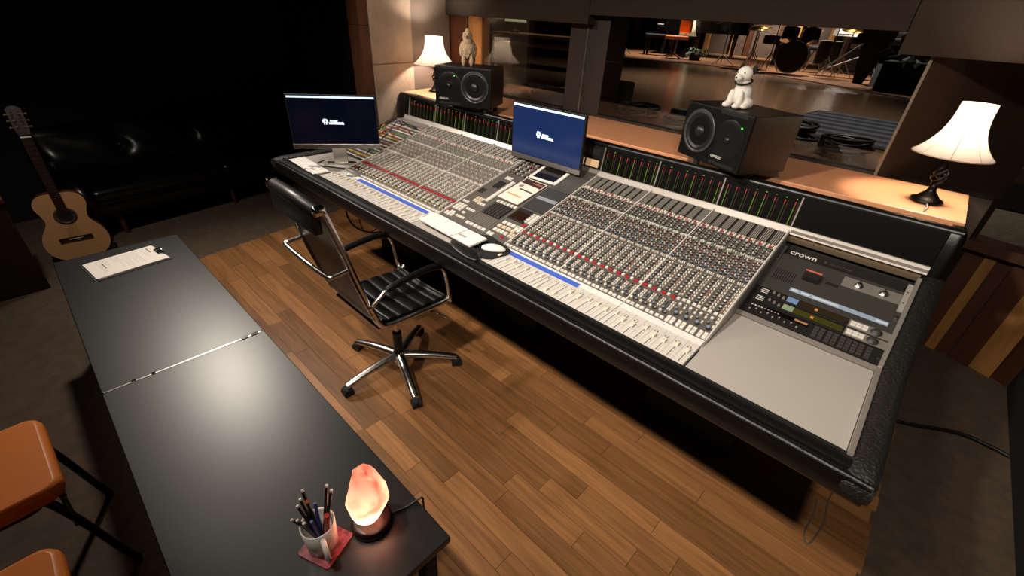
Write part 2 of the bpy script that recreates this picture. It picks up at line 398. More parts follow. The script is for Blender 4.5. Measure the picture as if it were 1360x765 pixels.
# leather armrest roll: flat top band then rounded nose
prof = [(.004, .690), (.004, .774), (-.012, .777), (-.038, .773), (-.047, .768), (-.050, .770)]+arc((-.061, .762), .0135, 110, -0+200, 6)+[(-.076, .74), (-.074, .705), (-.066, .692), (-.03, .688)]
o = MB(); 
segs = 64; rings = []
for k in range(segs+1):
    x = OXL+.01+(OXR-.02-OXL)*k/segs; j = .0012*math.sin(k*1.7)+.0008*math.sin(k*4.1)
    rings.append([(x, a-j, b+j) for a, b in prof])
o.loft(rings); o.build('armrest', leather, con, world=True, label='black leather armrest roll')
MB().box(XL, XR, -.001, .012, .760, .776).build('armrest_piping', black_matte, con, world=True)
# end cheeks in leather
def cheek(x0, x1, name):
    pr = [(-.072, .705), (-.080, .74), (-.072, .768), (-.05, .780), (.0, .787), (.48, .792), (.97, .957), (1.0, .957), (1.0, .85), (.5, .715), (.0, .695), (-.05, .692)]
    m = MB(); n = 7; rings = []
    for k in range(n+1):
        t = k/n; x = x0+(x1-x0)*t; e = .012*(abs(2*t-1)**4)
        rings.append([(x, yy, zz-(e if zz > .76 else -e*.6)) for yy, zz in pr])
    m.loft(rings); return m.build(name, leather_c, con, world=True, bevel=.006, label='padded black leather end cheek')
cheek(OXL, XL, 'end_cheek'); cheek(XR, OXR, 'end_cheek')
MB().box(XR-.012, XR+.001, .0, .49, .768, .786).build('edge_trim', silver, con, world=True)
m = MB(); m.add([(XR-.012, .49, .772), (XR+.001, .49, .772), (XR+.001, .95, .932), (XR-.012, .95, .932), (XR-.012, .49, .79), (XR+.001, .49, .79), (XR+.001, .95, .952), (XR-.012, .95, .952)], [(3,2,1,0),(4,5,6,7),(0,1,5,4),(1,2,6,5),(2,3,7,6),(3,0,4,7)]); m.build('edge_trim', silver, con, world=True)

# meter bridge
my0, mz0, my1, mz1 = .984, .986, 1.006, 1.122
ML = math.hypot(my1-my0, mz1-mz0); mv = Vector((0, (my1-my0)/ML, (mz1-mz0)/ML)); mn = Vector((0, -mv.z, mv.y))
def MT(x, s, h=0): return frame(Vector((x, my0, mz0))+mv*s+mn*h, (1,0,0), mv, mn)
bt = [(1.004, 1.116), (.999, 1.126), (1.000, 1.138), (1.010, 1.146), (1.030, 1.146), (1.042, 1.136), (1.044, 1.112), (1.14, 1.105), (1.145, 1.09), (1.02, 1.09)]
m = MB(); rings = []
for k in range(61):
    x = OXL+.055+(OXR-.03-OXL-.055)*k/60; rings.append([(x, a, b) for a, b in bt])
m.loft(rings); m.build('bridge_top', leather_s, con, world=True, label='black leather-edged meter bridge top')
# bridge ends: rounded black leather blocks
for x0, x1 in ((OXL, LB[0]-.006), (1.496, OXR-.015)):
    m = MB(); pr = [(.985, .93), (.975, 1.0), (.987, 1.08), (.997, 1.125), (1.01, 1.145), (1.05, 1.145), (1.13, 1.13), (1.14, .93)]
    rings = []
    for k in range(8):
        t = k/7; x = x0+(x1-x0)*t; e = .03*(max(0, t-.6)/.4)**2 if x0 > 0 else .03*(max(0, .4-t)/.4)**2
        rings.append([(x, a+(e*.4 if a < 1.1 else -e*.4), b-(e if b > 1.05 else 0)) for a, b in pr])
    m.loft(rings); m.build('bridge_end', leather_s, con, world=True, bevel=.006)
# blank panels of the bridge
def mpanel(x0, x1, name, m_, h=.004):
    q = MB(); q.T = MT(x0, 0); q.box(0, x1-x0, 0, ML, -.02, h); return q.build(name, m_, con, world=True, bevel=.0015)
mpanel(RB[3]+.004, 1.495, 'blank_panel', meter_m)
LEDM = [led_red, led_green, led_gdim, led_off, meter_m]
def meter_bay(x0, seed):
    r = random.Random(seed)
    p = mpanel(x0+.003, x0+B-.003, 'meter_panel', meter_m)
    st = Stamp(MT(x0, 0, .0045))
    for c in range(8):
        xc = x0*0+.021+c*B/8
        lvl = r.choice((1, 1, 2, 2, 2)); hot = r.choice((0, 0, 1))
        for k in range(26):
            s = .012+k*.0039
            if k >= 21: mi = 0
            elif lvl == 1: mi = 1
            else: mi = 2
            st.strip(xc-.0014, xc+.0014, s, s+.0021, .0006, mi)
        st.strip(xc+.010, xc+.0125, .012, .113, .0004, 3)
        if r.random() < .75: st.strip(xc-.003, xc+.004, .121, .1245, .0008, 1 if r.random() < .5 else 2)
    st.build('meter_lights', LEDM, p, label='red and green level meter lights')
for i, x0 in enumerate(LB[:4]): meter_bay(x0, 50+i)
for i, x0 in enumerate(RB[:3]): meter_bay(x0, 80+i)
for x0 in LB[:5]+RB:
    q = MB(); q.T = MT(x0, 0); q.box(-.003, .003, 0, ML, -.005, .008); q.build('meter_divider', silver, con, world=True)
# bridge centre: two rows of small VU windows
cb = mpanel(LB[4]+.003, -.003, 'bridge_centre_panel', blackm)
for r_ in range(2):
    for c in range(4):
        q = MB(); q.T = MT(LB[4], 0, .004); x = .09+c*.105
        x0 = .3+c*.1 if 0 else .095+c*.1
        q.box(x0+.005, x0+.09, .018+r_*.062, .058+r_*.062, 0, .004); w_ = q.build('vu_window', mat('vu_lit', 'b89a78', .4, emit='ffc890', estr=.35) if r_ == 0 else mat('vu_dark', '2c2a28', .25), cb, world=True)
# silver rail at the foot of the bridge
MB().prism([(.958, .967), (.968, .962), (.990, .985), (.986, .996), (.976, .993)], LB[0]-.05, 1.496, 'x').build('bridge_rail', silver, con, world=True)

# faders
slot_mesh = None; cap_mesh = None
def cap_shape():
    m = MB(); pr = [(-.013, 0), (-.012, .007), (-.004, .0085), (0, .007), (.004, .0085), (.012, .007), (.013, 0)]
    m.prism(pr, -.0055, .0055, 'x'); m.box(-.0056, .0056, -.0006, .0006, .0065, .0074, 1); return m
def fader_bay(x0, seed, low=(), tint=fader_m, dim=False):
    global slot_mesh, cap_mesh
    r = random.Random(seed)
    p = MB().box(x0+.0015, x0+B-.0015, .012, .168, .752, .768).build('fader_panel', tint, con, world=True)
    off = parent_world(p)
    for c in range(8):
        xc = x0+B/16+c*B/8
        loc = (xc-off.x, .083-off.y, .7683-off.z)
        if slot_mesh is None:
            slot_mesh = MB().box(-.0011, .0011, -.055, .055, -.0004, .0004).build('fader_slot', black_matte, p); slot_mesh.location = loc
        else: inst(slot_mesh, 'fader_slot', p, loc)
        fy = (.045+r.uniform(-.01, .01)) if c in low else (.112+r.uniform(-.018, .012))
        loc = (xc-off.x, fy-off.y, .7685-off.z)
        if cap_mesh is None:
            cap_mesh = cap_shape().build('fader_cap', [cap_white, knob_dark], p); cap_mesh.location = loc
        else: inst(cap_mesh, 'fader_cap', p, loc)
    st = Stamp(Matrix.Translation((x0, 0, .7682)))
    for c in range(8):
        xc = B/16+c*B/8
        st.btn(xc-.011, .137, .007, .005, .003, CR); st.btn(xc-.011, .128, .006, .004, .003, CG)
        st.strip(xc+.0206, xc+.0212, .014, .166, .0004, CG)
        for k in range(9): st.strip(xc+.006, xc+.010, .035+k*.011, .0362+k*.011, .0003, CG)
    st.build('fader_markings', KM, p)
    MB().box(x0+.0015, x0+B-.0015, .170, .205, .752, .7695).build('scribble_strip', white_pl, con, world=True)
for i in range(3): fader_bay(LB[1+i], 10+i, tint=fader_m, low=(2, 5) if i == 2 else ())
fader_bay(RB[0], 20); fader_bay(RB[1], 21, low=(0, 1, 2)); fader_bay(RB[2], 22)
# fader cover plates on the centre section
MB().box(LB[4]+.0015, -.0015, .012, .205, .752, .767).build('centre_front_panel', panel_grey, con, world=True)

def channel_bay(x0, seed, side, last=False):
    r = random.Random(seed)
    p = MB(); p.T = ST(x0, 0); p.box(.002, B-.002, 0, SL, -.02, 0)
    pan = p.build('channel_panel', ch_dark if side == 'R' else ch_grey, con, world=True)
    st = Stamp(ST(x0, 0, .0002)); cw = B/8
    pale = side == 'L'
    kb = KG if pale else KD
    for c in range(8):
        X = c*cw; big = last and c >= 4
        def K(dx, t, rad=.0058, cap=None, body=None, h=.010): st.knob(X+dx, t*SL, rad, h, kb if body is None else body, KG if cap is None else cap)
        def Bt(dx, t, wx=.008, wy=.007, mi=W_, h=.006): st.btn(X+dx, t*SL, wx, wy, h, mi)
        # select switches at the front edge
        if big:
            for a in (.011, .029):
                for t in (.012, .036): Bt(a, t, .0155, .0155)
            K(.022, .072, .0085, BL, KD, .016); Bt(.034, .095, .008, .012, CR); K(.010, .105, .0055)
            K(.014, .135, .0085, W_, KG, .014); Bt(.034, .130, .009, .009, W_); Bt(.033, .15, .007, .006, CR)
        else:
            for a in (.011, .030): Bt(a, .014, .0165, .0135)
            st.strip(X+.019, X+.0205, .04*SL, .155*SL, .0003, BK)
            K(.010, .045, .0075, W_ if (c % 2 == 0 or not pale) else YE, KG, .015); K(.010, .075, .006, BL if not pale else CR, KD); K(.028, .05, .006)
            for k in range(4):
                for a in (.027, .036): Bt(a, .08+k*.018, .0062, .0075, W_ if r.random() < .8 else CR)
            st.strip(X+.0075, X+.0125, .095*SL, .15*SL, .002, KD); st.btn(X+.010, (.11+r.uniform(0, .03))*SL, .007, .011, .008, KG)
        if not big or c == 4 and False:
            Bt(.0125, .170, .0185, .0135, RD if (c < 8) else W_); Bt(.032, .176, .0135, .0125, W_ if side == 'R' else RD)
        else:
            for a in (.012, .031): Bt(a, .18, .015, .0125, W_)
        st.strip(X+.0005, X+cw-.0005, .187*SL, .190*SL, .0015, BK)
        # dense monitor section: knob column between button columns
        for k in range(9):
            t = .205+k*.0245
            K(.011, t, .0062, KG if r.random() < .8 else W_)
            Bt(.0245, t, .0055, .0075, W_ if r.random() < .86 else PK); Bt(.034, t+.006, .007, .008, W_ if k % 2 else CR)
        st.strip(X+.0005, X+cw-.0005, .428*SL, .431*SL, .001, W_ if pale else CG)
        for a in (.008, .016, .024, .033): Bt(a, .440, .0055, .010, W_ if r.random() < .8 else CR)
        # equaliser: staggered knobs with coloured caps
        caps = (BL, PK, BL, KG, PK, KG, PK, KG)
        for k in range(8):
            t = .462+k*.0248
            cp_ = caps[k] if not pale else (KG if k % 3 else PK)
            K(.011 if k % 2 else .0125, t, .006, cp_); K(.030, t+.010, .006, KG if (k % 3 or pale) else cp_)
            if k % 2: Bt(.0205, t+.005, .0055, .0065, W_)
            if k % 4 == 1: Bt(.037, t-.002, .005, .006, CR)
        for a in (.006, .0125, .019, .0255, .032, .0375): Bt(a, .667+.006*((a*1000) % 2 > 1), .005, .009, W_ if r.random() < .85 else GR)
        # dynamics
        for k in range(5):
            t = .69+k*.0225
            K(.011, t, .0058, KG); K(.030, t+.008, .0058, KG)
            if k % 2: Bt(.021, t, .005, .006, W_)
        # input row with red switches
        Bt(.009, .806, .010, .009, W_); Bt(.022, .806, .012, .010, RD if r.random() < .8 else PK); Bt(.034, .806, .009, .008, W_)
        Bt(.010, .823, .009, .008, W_ if r.random() < .7 else PK); Bt(.024, .825, .010, .009, W_ if r.random() < .7 else BL); Bt(.035, .823, .008, .008, CR)
        # routing matrix
        st.strip(X+.0015, X+.0405, .843*SL, .996*SL, .0004, CG if pale else BK)
        st.strip(X+.0375, X+.0415, .842*SL, .995*SL, .0005, BK)
        for k in range(15):
            t = .848+k*.0098
            for a in (.006, .0135, .021, .0285): st.btn(X+a+.001, t*SL, .0050, .0050, .003, KG if not pale else W_ if (k+int(a*1000)) % 3 == 0 else KG)
    st.build('knobs_and_switches', KM, pan, label='rows of small knobs and push switches')
for i in range(3): channel_bay(LB[1+i], 30+i, 'L')
for i in range(3): channel_bay(RB[i], 40+i, 'R', last=(i == 2))
for x0 in LB[1:]+RB:
    q = MB(); q.T = ST(x0, 0); q.box(-.0028, .0028, -.002, SL, -.02, .010); q.build('bay_divider', mat('divider_pale', 'c8c2ba', .45), con, world=True)
for x0, x1 in ((RB[3]+.002, RB[3]+.007), (LB[1]-.007, LB[1]-.002)):
    MB().prism([(.15, .752), (.17, .766), (.21, .776), (.97, .977), (.97, .752)], x0, x1, 'x').build('side_plate', silver, con, world=True)

# right bay: grey writing panel and rack frame
MB().box(RB[3]+.008, XR-.013, .012, .478, .752, .767).build('writing_panel', panel_grey, con, world=True, bevel=.001, label='plain light grey writing panel')
RP = Vector((0, .49, .775)); rL = math.hypot(.46, .16); rv = Vector((0, .46/rL, .16/rL)); rn = Vector((0, -rv.z, rv.y))
def RT(x, t, h=0): return frame(Vector((x, RP.y, RP.z))+rv*(t*rL)+rn*h, (1,0,0), rv, rn)
q = MB(); q.T = RT(RB[3]+.008, 0); q.box(0, .47, -.012, .004, -.01, .008); q.build('rack_rail', silver, con, world=True)
q = MB(); q.T = RT(RB[3]+.008, 1.03); q.box(0, .47, 0, .022, -.01, .012); q.build('rack_rail', mat('brass_rail', 'a08a72', .35, .6), con, world=True)
MB().box(RB[3]+.008, 1.496, .962, .975, .965, .983).build('rack_rail', silver, con, world=True)
q = MB(); q.T = RT(RB[3]+.010, 0, -.06); q.box(0, .47, 0, rL*1.04, -.004, 0); q.build('rack_well', black_matte, con, world=True)

# left bay: flat shelf and patchbay
MB().box(XL+.002, LB[1]-.01, .012, .40, .752, .767).build('side_shelf', panel_grey, con, world=True)
PT = lambda x, t, h=0: frame(Vector((x, .40, .77))+Vector((0, .55, .19)).normalized()*t+Vector((0, -.19, .55)).normalized()*h, (1,0,0), Vector((0, .55, .19)).normalized(), Vector((0, -.19, .55)).normalized())
q = MB(); q.T = PT(XL+.03, 0); q.box(0, LB[1]-.01-XL-.03, 0, .57, -.02, 0); pbp = q.build('patchbay_panel', mat('patch_black', '1d1c1b', .5), con, world=True)
st = Stamp(PT(XL+.03, 0, .0003)); wpb = LB[1]-.01-XL-.03
for k in range(16):
    s = .02+k*.0335
    st.strip(.005, wpb-.005, s, s+.010, .0006, (W_, YE, W_, GR, W_, CR, W_, PK)[k % 8])
    for j in range(30):
        for ds in (.015, .026): st.btn(.012+j*(wpb-.03)/29, s+ds, .007, .007, .0015, KG)
st.build('patch_sockets', KM, pbp, label='rows of patch sockets with coloured strips')
MB().box(LB[0]-.06, LB[1]+.02, .90, .975, .925, .968).build('patch_shelf', silver, con, world=True, bevel=.004)

# centre section: three columns
def cplate(x0, x1, t0, t1, m_, name='centre_panel', h=0.):
    q = MB(); q.T = ST(0, 0); q.box(x0+.001, x1-.001, t0*SL, t1*SL, -.02, h); return q.build(name, m_, con, world=True)
cgrey = mat('centre_grey', '57524d', .5)
c1 = cplate(LB[4]+.002, -.334, 0, 1, cgrey); c2 = cplate(-.332, -.166, 0, 1, cgrey); c3 = cplate(-.164, -.002, 0, 1, cgrey)
for x in (-.333, -.165):
    q = MB(); q.T = ST(x, 0); q.box(-.0015, .0015, 0, SL, -.01, .003); q.build('bay_divider', silver, con, world=True)
st = Stamp(ST(0, 0, .0003))
def grid(x0, x1, t0, t1, nx, ny, mi, fx=.8, fy=.8, h=.005):
    for i in range(nx):
        for j in range(ny):
            dx = (x1-x0)/nx; dy = (t1-t0)*SL/ny
            st.btn(x0+dx*(i+.5), t0*SL+dy*(j+.5), dx*fx, dy*fy, h, mi)
grid(-.500, -.43, .03, .07, 3, 2, W_); st.btn(-.492, .075*SL, .016, .012, .006, RD); grid(-.475, -.44, .065, .09, 2, 1, W_)
grid(-.50, -.43, .11, .19, 3, 3, W_); grid(-.50, -.45, .21, .235, 3, 1, W_); grid(-.42, -.35, .05, .075, 4, 1, W_); grid(-.415, -.385, .10, .125, 1, 1, W_); grid(-.42, -.35, .15, .175, 4, 1, W_)
grid(-.45, -.39, .25, .32, 3, 2, CR); grid(-.405, -.345, .24, .27, 3, 1, W_)
grid(-.392, -.362, .30, .60, 1, 11, W_, .9, .8); grid(-.46, -.405, .60, .645, 3, 1, W_); grid(-.50, -.46, .36, .42, 2, 3, KD); st.strip(-.46, -.41, .47*SL, .56*SL, .003, BK)
for k in range(7):
    for i in range(4):
        st.knob(-.485+i*.04, (.70+k*.042)*SL, .008, .014, KD, KG); st.btn(-.468+i*.04, (.705+k*.042)*SL, .008, .009, .005, W_ if (k+i) % 5 else RD)
grid(-.325, -.172, .335, .365, 6, 1, W_, .7, .8)
st.strip(-.315, -.185, .183*SL, .325*SL, .004, BK)
grid(-.320, -.178, .075, .168, 9, 7, CG, .75, .75, .003); grid(-.325, -.172, .03, .06, 5, 1, W_, .8, .8)
grid(-.155, -.11, .02, .06, 2, 1, W_); grid(-.150, -.05, .075, .11, 4, 1, W_); grid(-.155, -.03, .12, .155, 4, 1, CR); grid(-.15, -.03, .165, .2, 4, 1, W_)
grid(-.055, -.012, .14, .2, 2, 2, W_); st.btn(-.03, .22*SL, .02, .016, .006, RD); grid(-.06, -.01, .25, .36, 2, 5, W_); st.btn(-.06, .05*SL, .02, .013, .006, RD); grid(-.045, -.01, .07, .12, 2, 2, CR)
st.build('centre_switches', KM, c1, label='white and red push switches of the centre section')
# keypad keys, one by one
km = None
for i in range(6):
    for j in range(5):
        q = MB(); q.T = ST(0, 0, .004); a = -.3145+i*.0218; b_ = .186*SL+j*.0222
        q.box(a+.0015, a+.0195, b_+.0015, b_+.0195, 0, .006); q.build('keypad_key', knob_dark, c2, world=True, bevel=.002)
q = MB(); q.T = ST(0, 0, .0); q.box(-.16, -.05, .232*SL, .365*SL, 0, .005); d_ = q.build('display', mat('lcd_frame', '2b2a29', .3), c3, world=True)
q = MB(); q.T = ST(0, 0, .005); q.box(-.148, -.062, .245*SL, .33*SL, 0, .0008); q.build('display_glass', mat('lcd_brown', '2a1a10', .15), d_, world=True)
q = MB(); q.T = ST(0, 0, .0); q.box(-.160, -.006, .385*SL, .672*SL, 0, .006); bp_ = q.build('blank_plate', mat('plate_dark', '3b3a39', .4), c3, world=True)
q = MB(); q.T = ST(0, 0, .006); q.box(-.15, -.016, .512*SL, .548*SL, 0, .0006); q.build('plate_label', mat('label_grey', '8d9096', .5), bp_, world=True)
q = MB(); q.T = ST(0, 0, .0); q.box(-.150, -.006, .69*SL, .995*SL, 0, .006); q.build('blank_plate', mat('plate_grey', '4b4946', .45), c3, world=True)

# ------------------------------------------------------------------ rack units in the right bay
def rack_thing(name, label, t0): 
    o = RT(1.25, t0); return thing(name, label, 'rack unit', tuple(Vector((o[0][3], o[1][3], o[2][3]))), 0)
def rbx(m, x0, x1, t0, t1, h0, h1, mi=0):
    m.T = RT(0, 0); m.box(x0, x1, t0*rL, t1*rL, h0, h1, mi); return m
rk_black = mat('rack_black', '1c1b1a', .42); rk_grey = mat('rack_silver_front', '9b958d', .35, .5); rk_dk = mat('rack_charcoal', '3a3734', .45)
def screws(t0, t1, par):
    for x in (1.03, 1.472):
        for t in ((t0+t1)/2,):
            m = MB(); m.T = RT(x, t, .004); m.cyl((0, 0, 0), .004, .002, 8); m.build('screw', alum, par, world=True)
def rknob(par, x, t, r, h, m1, m2=None, name='knob', pointer=False):
    m = MB(); m.T = RT(x, t, .005); m.lathe([(r*1.5, 0), (r*1.5, .002), (r, .003), (r*.9, h), (r*.55, h+.001), (0, h+.001)], n=14)
    if pointer: m.box(-r*.25, r*.25, -r*.9, r*.9, h, h+.006)
    return m.build(name, m1, par, world=True)
# programmer with keypad
u = rack_thing('rack_programmer', 'black rack unit with a grid of keys and an orange readout beside the grey panel', .0)
rbx(MB(), 1.018, 1.478, .01, .165, -.05, .004).build('front_panel', rk_black, u, world=True, bevel=.001)
for g, (x0, n) in enumerate(((1.268, 2), (1.310, 2), (1.352, 4), (1.432, 1))):
    for i in range(n):
        for j in range(4):
            rbx(MB(), x0+i*.019, x0+i*.019+.0155, .035+j*.03, .058+j*.03, .004, .0085).build('key', rk_dk, u, world=True)
rbx(MB(), 1.20, 1.245, .125, .143, .004, .0048).build('readout', mat('readout_orange', '7a5030', .3, emit='ffb070', estr=.25), u, world=True)
rbx(MB(), 1.10, 1.25, .105, .15, .004, .0044).build('readout_window', mat('smoked', '0c0806', .12), u, world=True)
st = Stamp(RT(1.04, .03, .0042))
for i in range(9):
    st.knob(.01+i*.021, .012+.01*(i % 2), .005, .01, KD, KG)
    st.btn(.008+i*.012, .045, .007, .004, .002, W_ if i < 4 else KG); 
st.build('small_knobs', KM, u); screws(.01, .165, u)
# two effects processors
for t0, lab, dc, lc in ((.175, 'black rack effects unit with a green-grey readout and silver right end', '3d3a16', '7f8f78'), (.268, 'black rack effects unit with a blue readout under the pale blue label strip', '2c2418', '6b86ac')):
    u = rack_thing('effects_unit', lab, t0); t1 = t0+.084
    rbx(MB(), 1.018, 1.478, t0, t1, -.05, .004).build('front_panel', rk_black, u, world=True, bevel=.001)
    rbx(MB(), 1.352, 1.478, t0+.004, t1-.004, .004, .0065).build('silver_plate', rk_grey, u, world=True)
    rbx(MB(), 1.142, 1.180, t0+.018, t1-.01, .004, .0055).build('badge', mat('badge'+lc, lc, .4), u, world=True)
    rbx(MB(), 1.182, 1.345, t0+.018, t1-.01, .004, .0055).build('readout', mat('rd'+dc, dc, .15), u, world=True)
    rbx(MB(), 1.24, 1.25, t0+.03, t1-.03, .0055, .006).build('readout_digits', mat('digits', 'a06020', .4, emit='ffa040', estr=.3), u, world=True)
    for j in range(2):
        for i in range(3):
            rbx(MB(), 1.357+i*.0185, 1.374+i*.0185, t0+.018+j*.026, t0+.038+j*.026, .0065, .0095).build('key', white_btn, u, world=True)
    rknob(u, 1.437, (t0+t1)/2, .0125, .012, knob_dark, name='jog_wheel')
    for i in range(3): rknob(u, 1.092+i*.019, (t0+t1)/2-.01*(i-1), .0040, .010, mat('knob_mid', '6a655f', .4), name='level_knob')
    for j in range(3): rbx(MB(), 1.045, 1.072, t0+.018+j*.02, t0+.026+j*.02, .004, .0045).build('panel_print', white_btn, u, world=True)
    screws(t0, t1, u)
# wide charcoal transport panel with label strip, vent and knobs
u = rack_thing('power_panel', 'wide charcoal rack panel with vent slots, red-topped black switch and two silver knobs', .36)
rbx(MB(), 1.035, 1.462, .36, .83, -.05, .002).build('front_panel', rk_dk, u, world=True, bevel=.001)
rbx(MB(), 1.272, 1.462, .675, .79, .002, .0045).build('silver_plate', rk_grey, u, world=True)
rbx(MB(), 1.462, 1.478, .60, .93, -.02, .006).build('rack_ear', mat('ear', 'c9c2ba', .35, .5), u, world=True); rbx(MB(), 1.462, 1.478, .36, .595, -.02, .003).build('rack_ear', rk_dk, u, world=True); rbx(MB(), 1.018, 1.034, .36, .93, -.02, .003).build('rack_ear', rk_dk, u, world=True)
rbx(MB(), 1.131, 1.458, .415, .458, .002, .003).build('label_strip', mat('label_blue', '8fa3b8', .5), u, world=True)
for (x0, x1) in ((1.137, 1.16), (1.172, 1.20), (1.212, 1.30), (1.42, 1.455)): rbx(MB(), x0, x1, .428, .445, .003, .0034).build('label_print', mat('label_print', 'c8d2dc', .5), u, world=True)
for i in range(9):
    for t0 in (.49, .565): rbx(MB(), 1.048+i*.009, 1.0525+i*.009, t0, t0+.062, .0015, .0026).build('vent_slot', black_matte, u, world=True)
m = MB(); m.T = RT(0, 0); m.box(1.146, 1.204, .585*rL, .665*rL, .002, .026); m.build('switch_box', black_matte, u, world=True, bevel=.001)
m = MB(); m.T = RT(0, 0); m.box(1.146, 1.204, .655*rL, .668*rL, .026, .029); m.build('red_switch', mat('red_switch', 'd0655a', .4), u, world=True)
rbx(MB(), 1.226, 1.268, .632, .662, .002, .003).build('handle_slot', black_matte, u, world=True)
for x in (1.326, 1.407): rknob(u, x, .725, .0105, .014, alum, pointer=True)
for t in (.70, .83): 
    m = MB(); m.T = RT(1.47, t, .006); m.cyl((0, 0, 0), .003, .001, 8); m.build('screw', black_matte, u, world=True)
m = MB(); m.T = RT(1.47, .52, .003); m.cyl((0, 0, 0), .006, .010, 10); m.build('thumb_screw', alum, u, world=True)
for t in (.5, .45, .75, .62):
    m = MB(); m.T = RT(1.026, t, .003); m.cyl((0, 0, 0), .004, .003, 8); m.build('screw', alum, u, world=True)
# amplifier at the back of the well
u = rack_thing('rack_amplifier', 'black rack amplifier with a silver maker name at the top of the rack well', .85)
rbx(MB(), 1.04, 1.458, .845, .985, -.055, -.012).build('front_panel', rk_black, u, world=True, bevel=.002)
text_mesh('maker_name', 'crown', .040, mat('name_silver', 'd8d2ca', .4), u, Matrix.Translation(-parent_world(u)) @ RT(1.052, .885, -.0115), bold=.0006)
rbx(MB(), 1.182, 1.192, .90, .93, -.012, -.0112).build('badge', rk_dk, u, world=True)
text_mesh('model_text', 'Com-Tech', .018, mat('name_dim', '4b4743', .4), u, Matrix.Translation(-parent_world(u)) @ RT(1.205, .90, -.0115))

# ------------------------------------------------------------------ things on the console
def tape(x0, x1, lab):
    o = MB().box(x0, x1, .156, .188, .7692, .7704).build('masking_tape', blue_tape); tag(o, lab, 'tape', 'blue tape strips on the console'); return o
for x0, x1, lab in ((.005, .472, 'strip of blue masking tape on the console beside the mouse pad'), (-1.285, -.56, 'strip of blue masking tape on the console left of the white keyboard'),):
    tape(x0, x1, lab)
def keyboard(loc, rz, tilt, label):
    k = thing('keyboard', label, 'keyboard', loc, rz)
    R_ = Matrix.Rotation(tilt, 4, 'X')
    m = MB(); m.T = R_; m.rbox(-.209, .209, -.0575, .0575, 0, .007, .008); m.build('base', mat('kb_base', 'c9c6c1', .3, .4), k)
    rows = [(-.048, .016), (-.029, .016), (-.010, .016), (.009, .016), (.028, .016), (.046, .012)]
    for yy, hh in rows:
        xs = [(-.202+i*.0192, .0172) for i in range(14)]
        if yy == -.048: xs = [(-.202, .0172), (-.183, .0172), (-.164, .02), (-.141, .09), (-.047, .02), (-.024, .0172), (-.005, .0172), (.02, .0172), (.039, .0172)]
        xs += [(.130+i*.0192, .0172) for i in range(4)] + ([(.075+i*.0182, .016) for i in range(3)] if yy != -.010 else [])
        for x, w_ in xs:
            m = MB(); m.T = R_; m.box(x, x+w_, yy-hh/2, yy+hh/2, .007, .0098); m.build('key', key_m, k)
    return k
keyboard((-.265, .098, .793), math.radians(-2), math.radians(3), 'white flat keyboard lying across the console fader panel')
keyboard((-1.735, .055, .769), math.radians(-3), math.radians(2), 'white flat keyboard on the grey shelf under the left monitor')
# mouse pad with wrist rest
mp = thing('mouse_pad', 'black mouse pad with a padded wrist rest at the console front', 'mouse pad', (-.06, .08, .769))
m = MB(); m.T = Matrix.Rotation(math.radians(-12), 4, 'Z'); m.rbox(-.115, .125, -.03, .135, 0, .005, .05, n=6); m.build('pad', black_matte, mp)
m = MB(); m.T = Matrix.Rotation(math.radians(-12), 4, 'Z') @ Matrix.Translation((.0, -.065, .013)); m.ball((0, 0, 0), (.12, .045, .013), 20); m.build('wrist_rest', mat('gel', '121212', .4), mp)
def mouse(loc, rz, m1, label):
    k = thing('computer_mouse', label, 'mouse', loc, rz)
    m = MB(); rings = []
    for i in range(11):
        t = i/10; yy = -.057+.114*t; w_ = .029*math.sin(PI*min(max(t, .015), .985))**.38; h = .026*math.sin(PI*min(max(t*.86+.09, .03), .97))**.6
        rings.append([(w_*math.cos(a), yy, max(0, h*math.sin(a))) for a in [PI*j/10 for j in range(11)]]+[(-w_*.6, yy, 0), (w_*.6, yy, 0)])
    m.loft(rings); m.build('shell', m1, k); MB().box(-.001, .001, .02, .055, .0135, .0155).build('button_gap', ch_grey, k); return k
mouse((.005, .128, .776), math.radians(-55), white_pl, 'white mouse on the black mouse pad')
mouse((-1.37, .20, .769), math.radians(-30), mat('silver_mouse', '8f8d8b', .25, .4), 'silver and black mouse beside the cables under the left monitor')
# tablet, paper card
tb = thing('tablet', 'small white-framed tablet lying on the console centre section', 'tablet', tuple(Vector((-.236, Y3, Z3))+sv*.80*SL+sn*.006))
def onS(o, m, a): m.T = Matrix.Translation(-parent_world(o)) @ ST(-.236, .80*SL, .006) @ Matrix.Rotation(math.radians(a), 4, 'Z'); return m
onS(tb, MB(), 2).rbox(-.10, .10, -.078, .078, 0, .009, .014).build('frame', white_pl, tb)
onS(tb, MB(), 2).box(-.078, .078, -.062, .062, .009, .0096).build('screen', mat('tablet_screen', '1b1a19', .08), tb)
pc = thing('paper_card', 'white instruction card with orange lines leaning on the console centre section', 'card', tuple(Vector((-.262, Y3, Z3))+sv*.53*SL+sn*.006))
def onC(m): m.T = Matrix.Translation(-parent_world(pc)) @ ST(-.262, .53*SL, .006) @ Matrix.Rotation(math.radians(-3), 4, 'Z'); return m
onC(MB()).box(-.080, .080, -.118, .122, 0, .002).build('sheet', mat('card_white', 'e9dfd2', .6), pc)
onC(MB()).box(-.075, .075, .066, .116, .002, .0026).build('dark_heading', mat('card_dark', '3a2420', .5), pc)
onC(MB()).box(-.030, .066, .004, .016, .002, .0024).build('dark_bar', mat('card_bar', '4a4038', .5), pc)
onC(MB()).box(-.062, .045, -.062, -.050, .002, .0024).build('orange_line', mat('card_orange', 'e0a060', .6), pc)
onC(MB()).box(-.058, -.03, .025, .05, .002, .0024).build('printed_stamp', mat('card_grey', '8d857d', .6), pc)
onC(MB()).box(.0, .07, .088, .1, .0026, .003).build('heading_print', mat('card_red', 'a05a50', .6), pc)

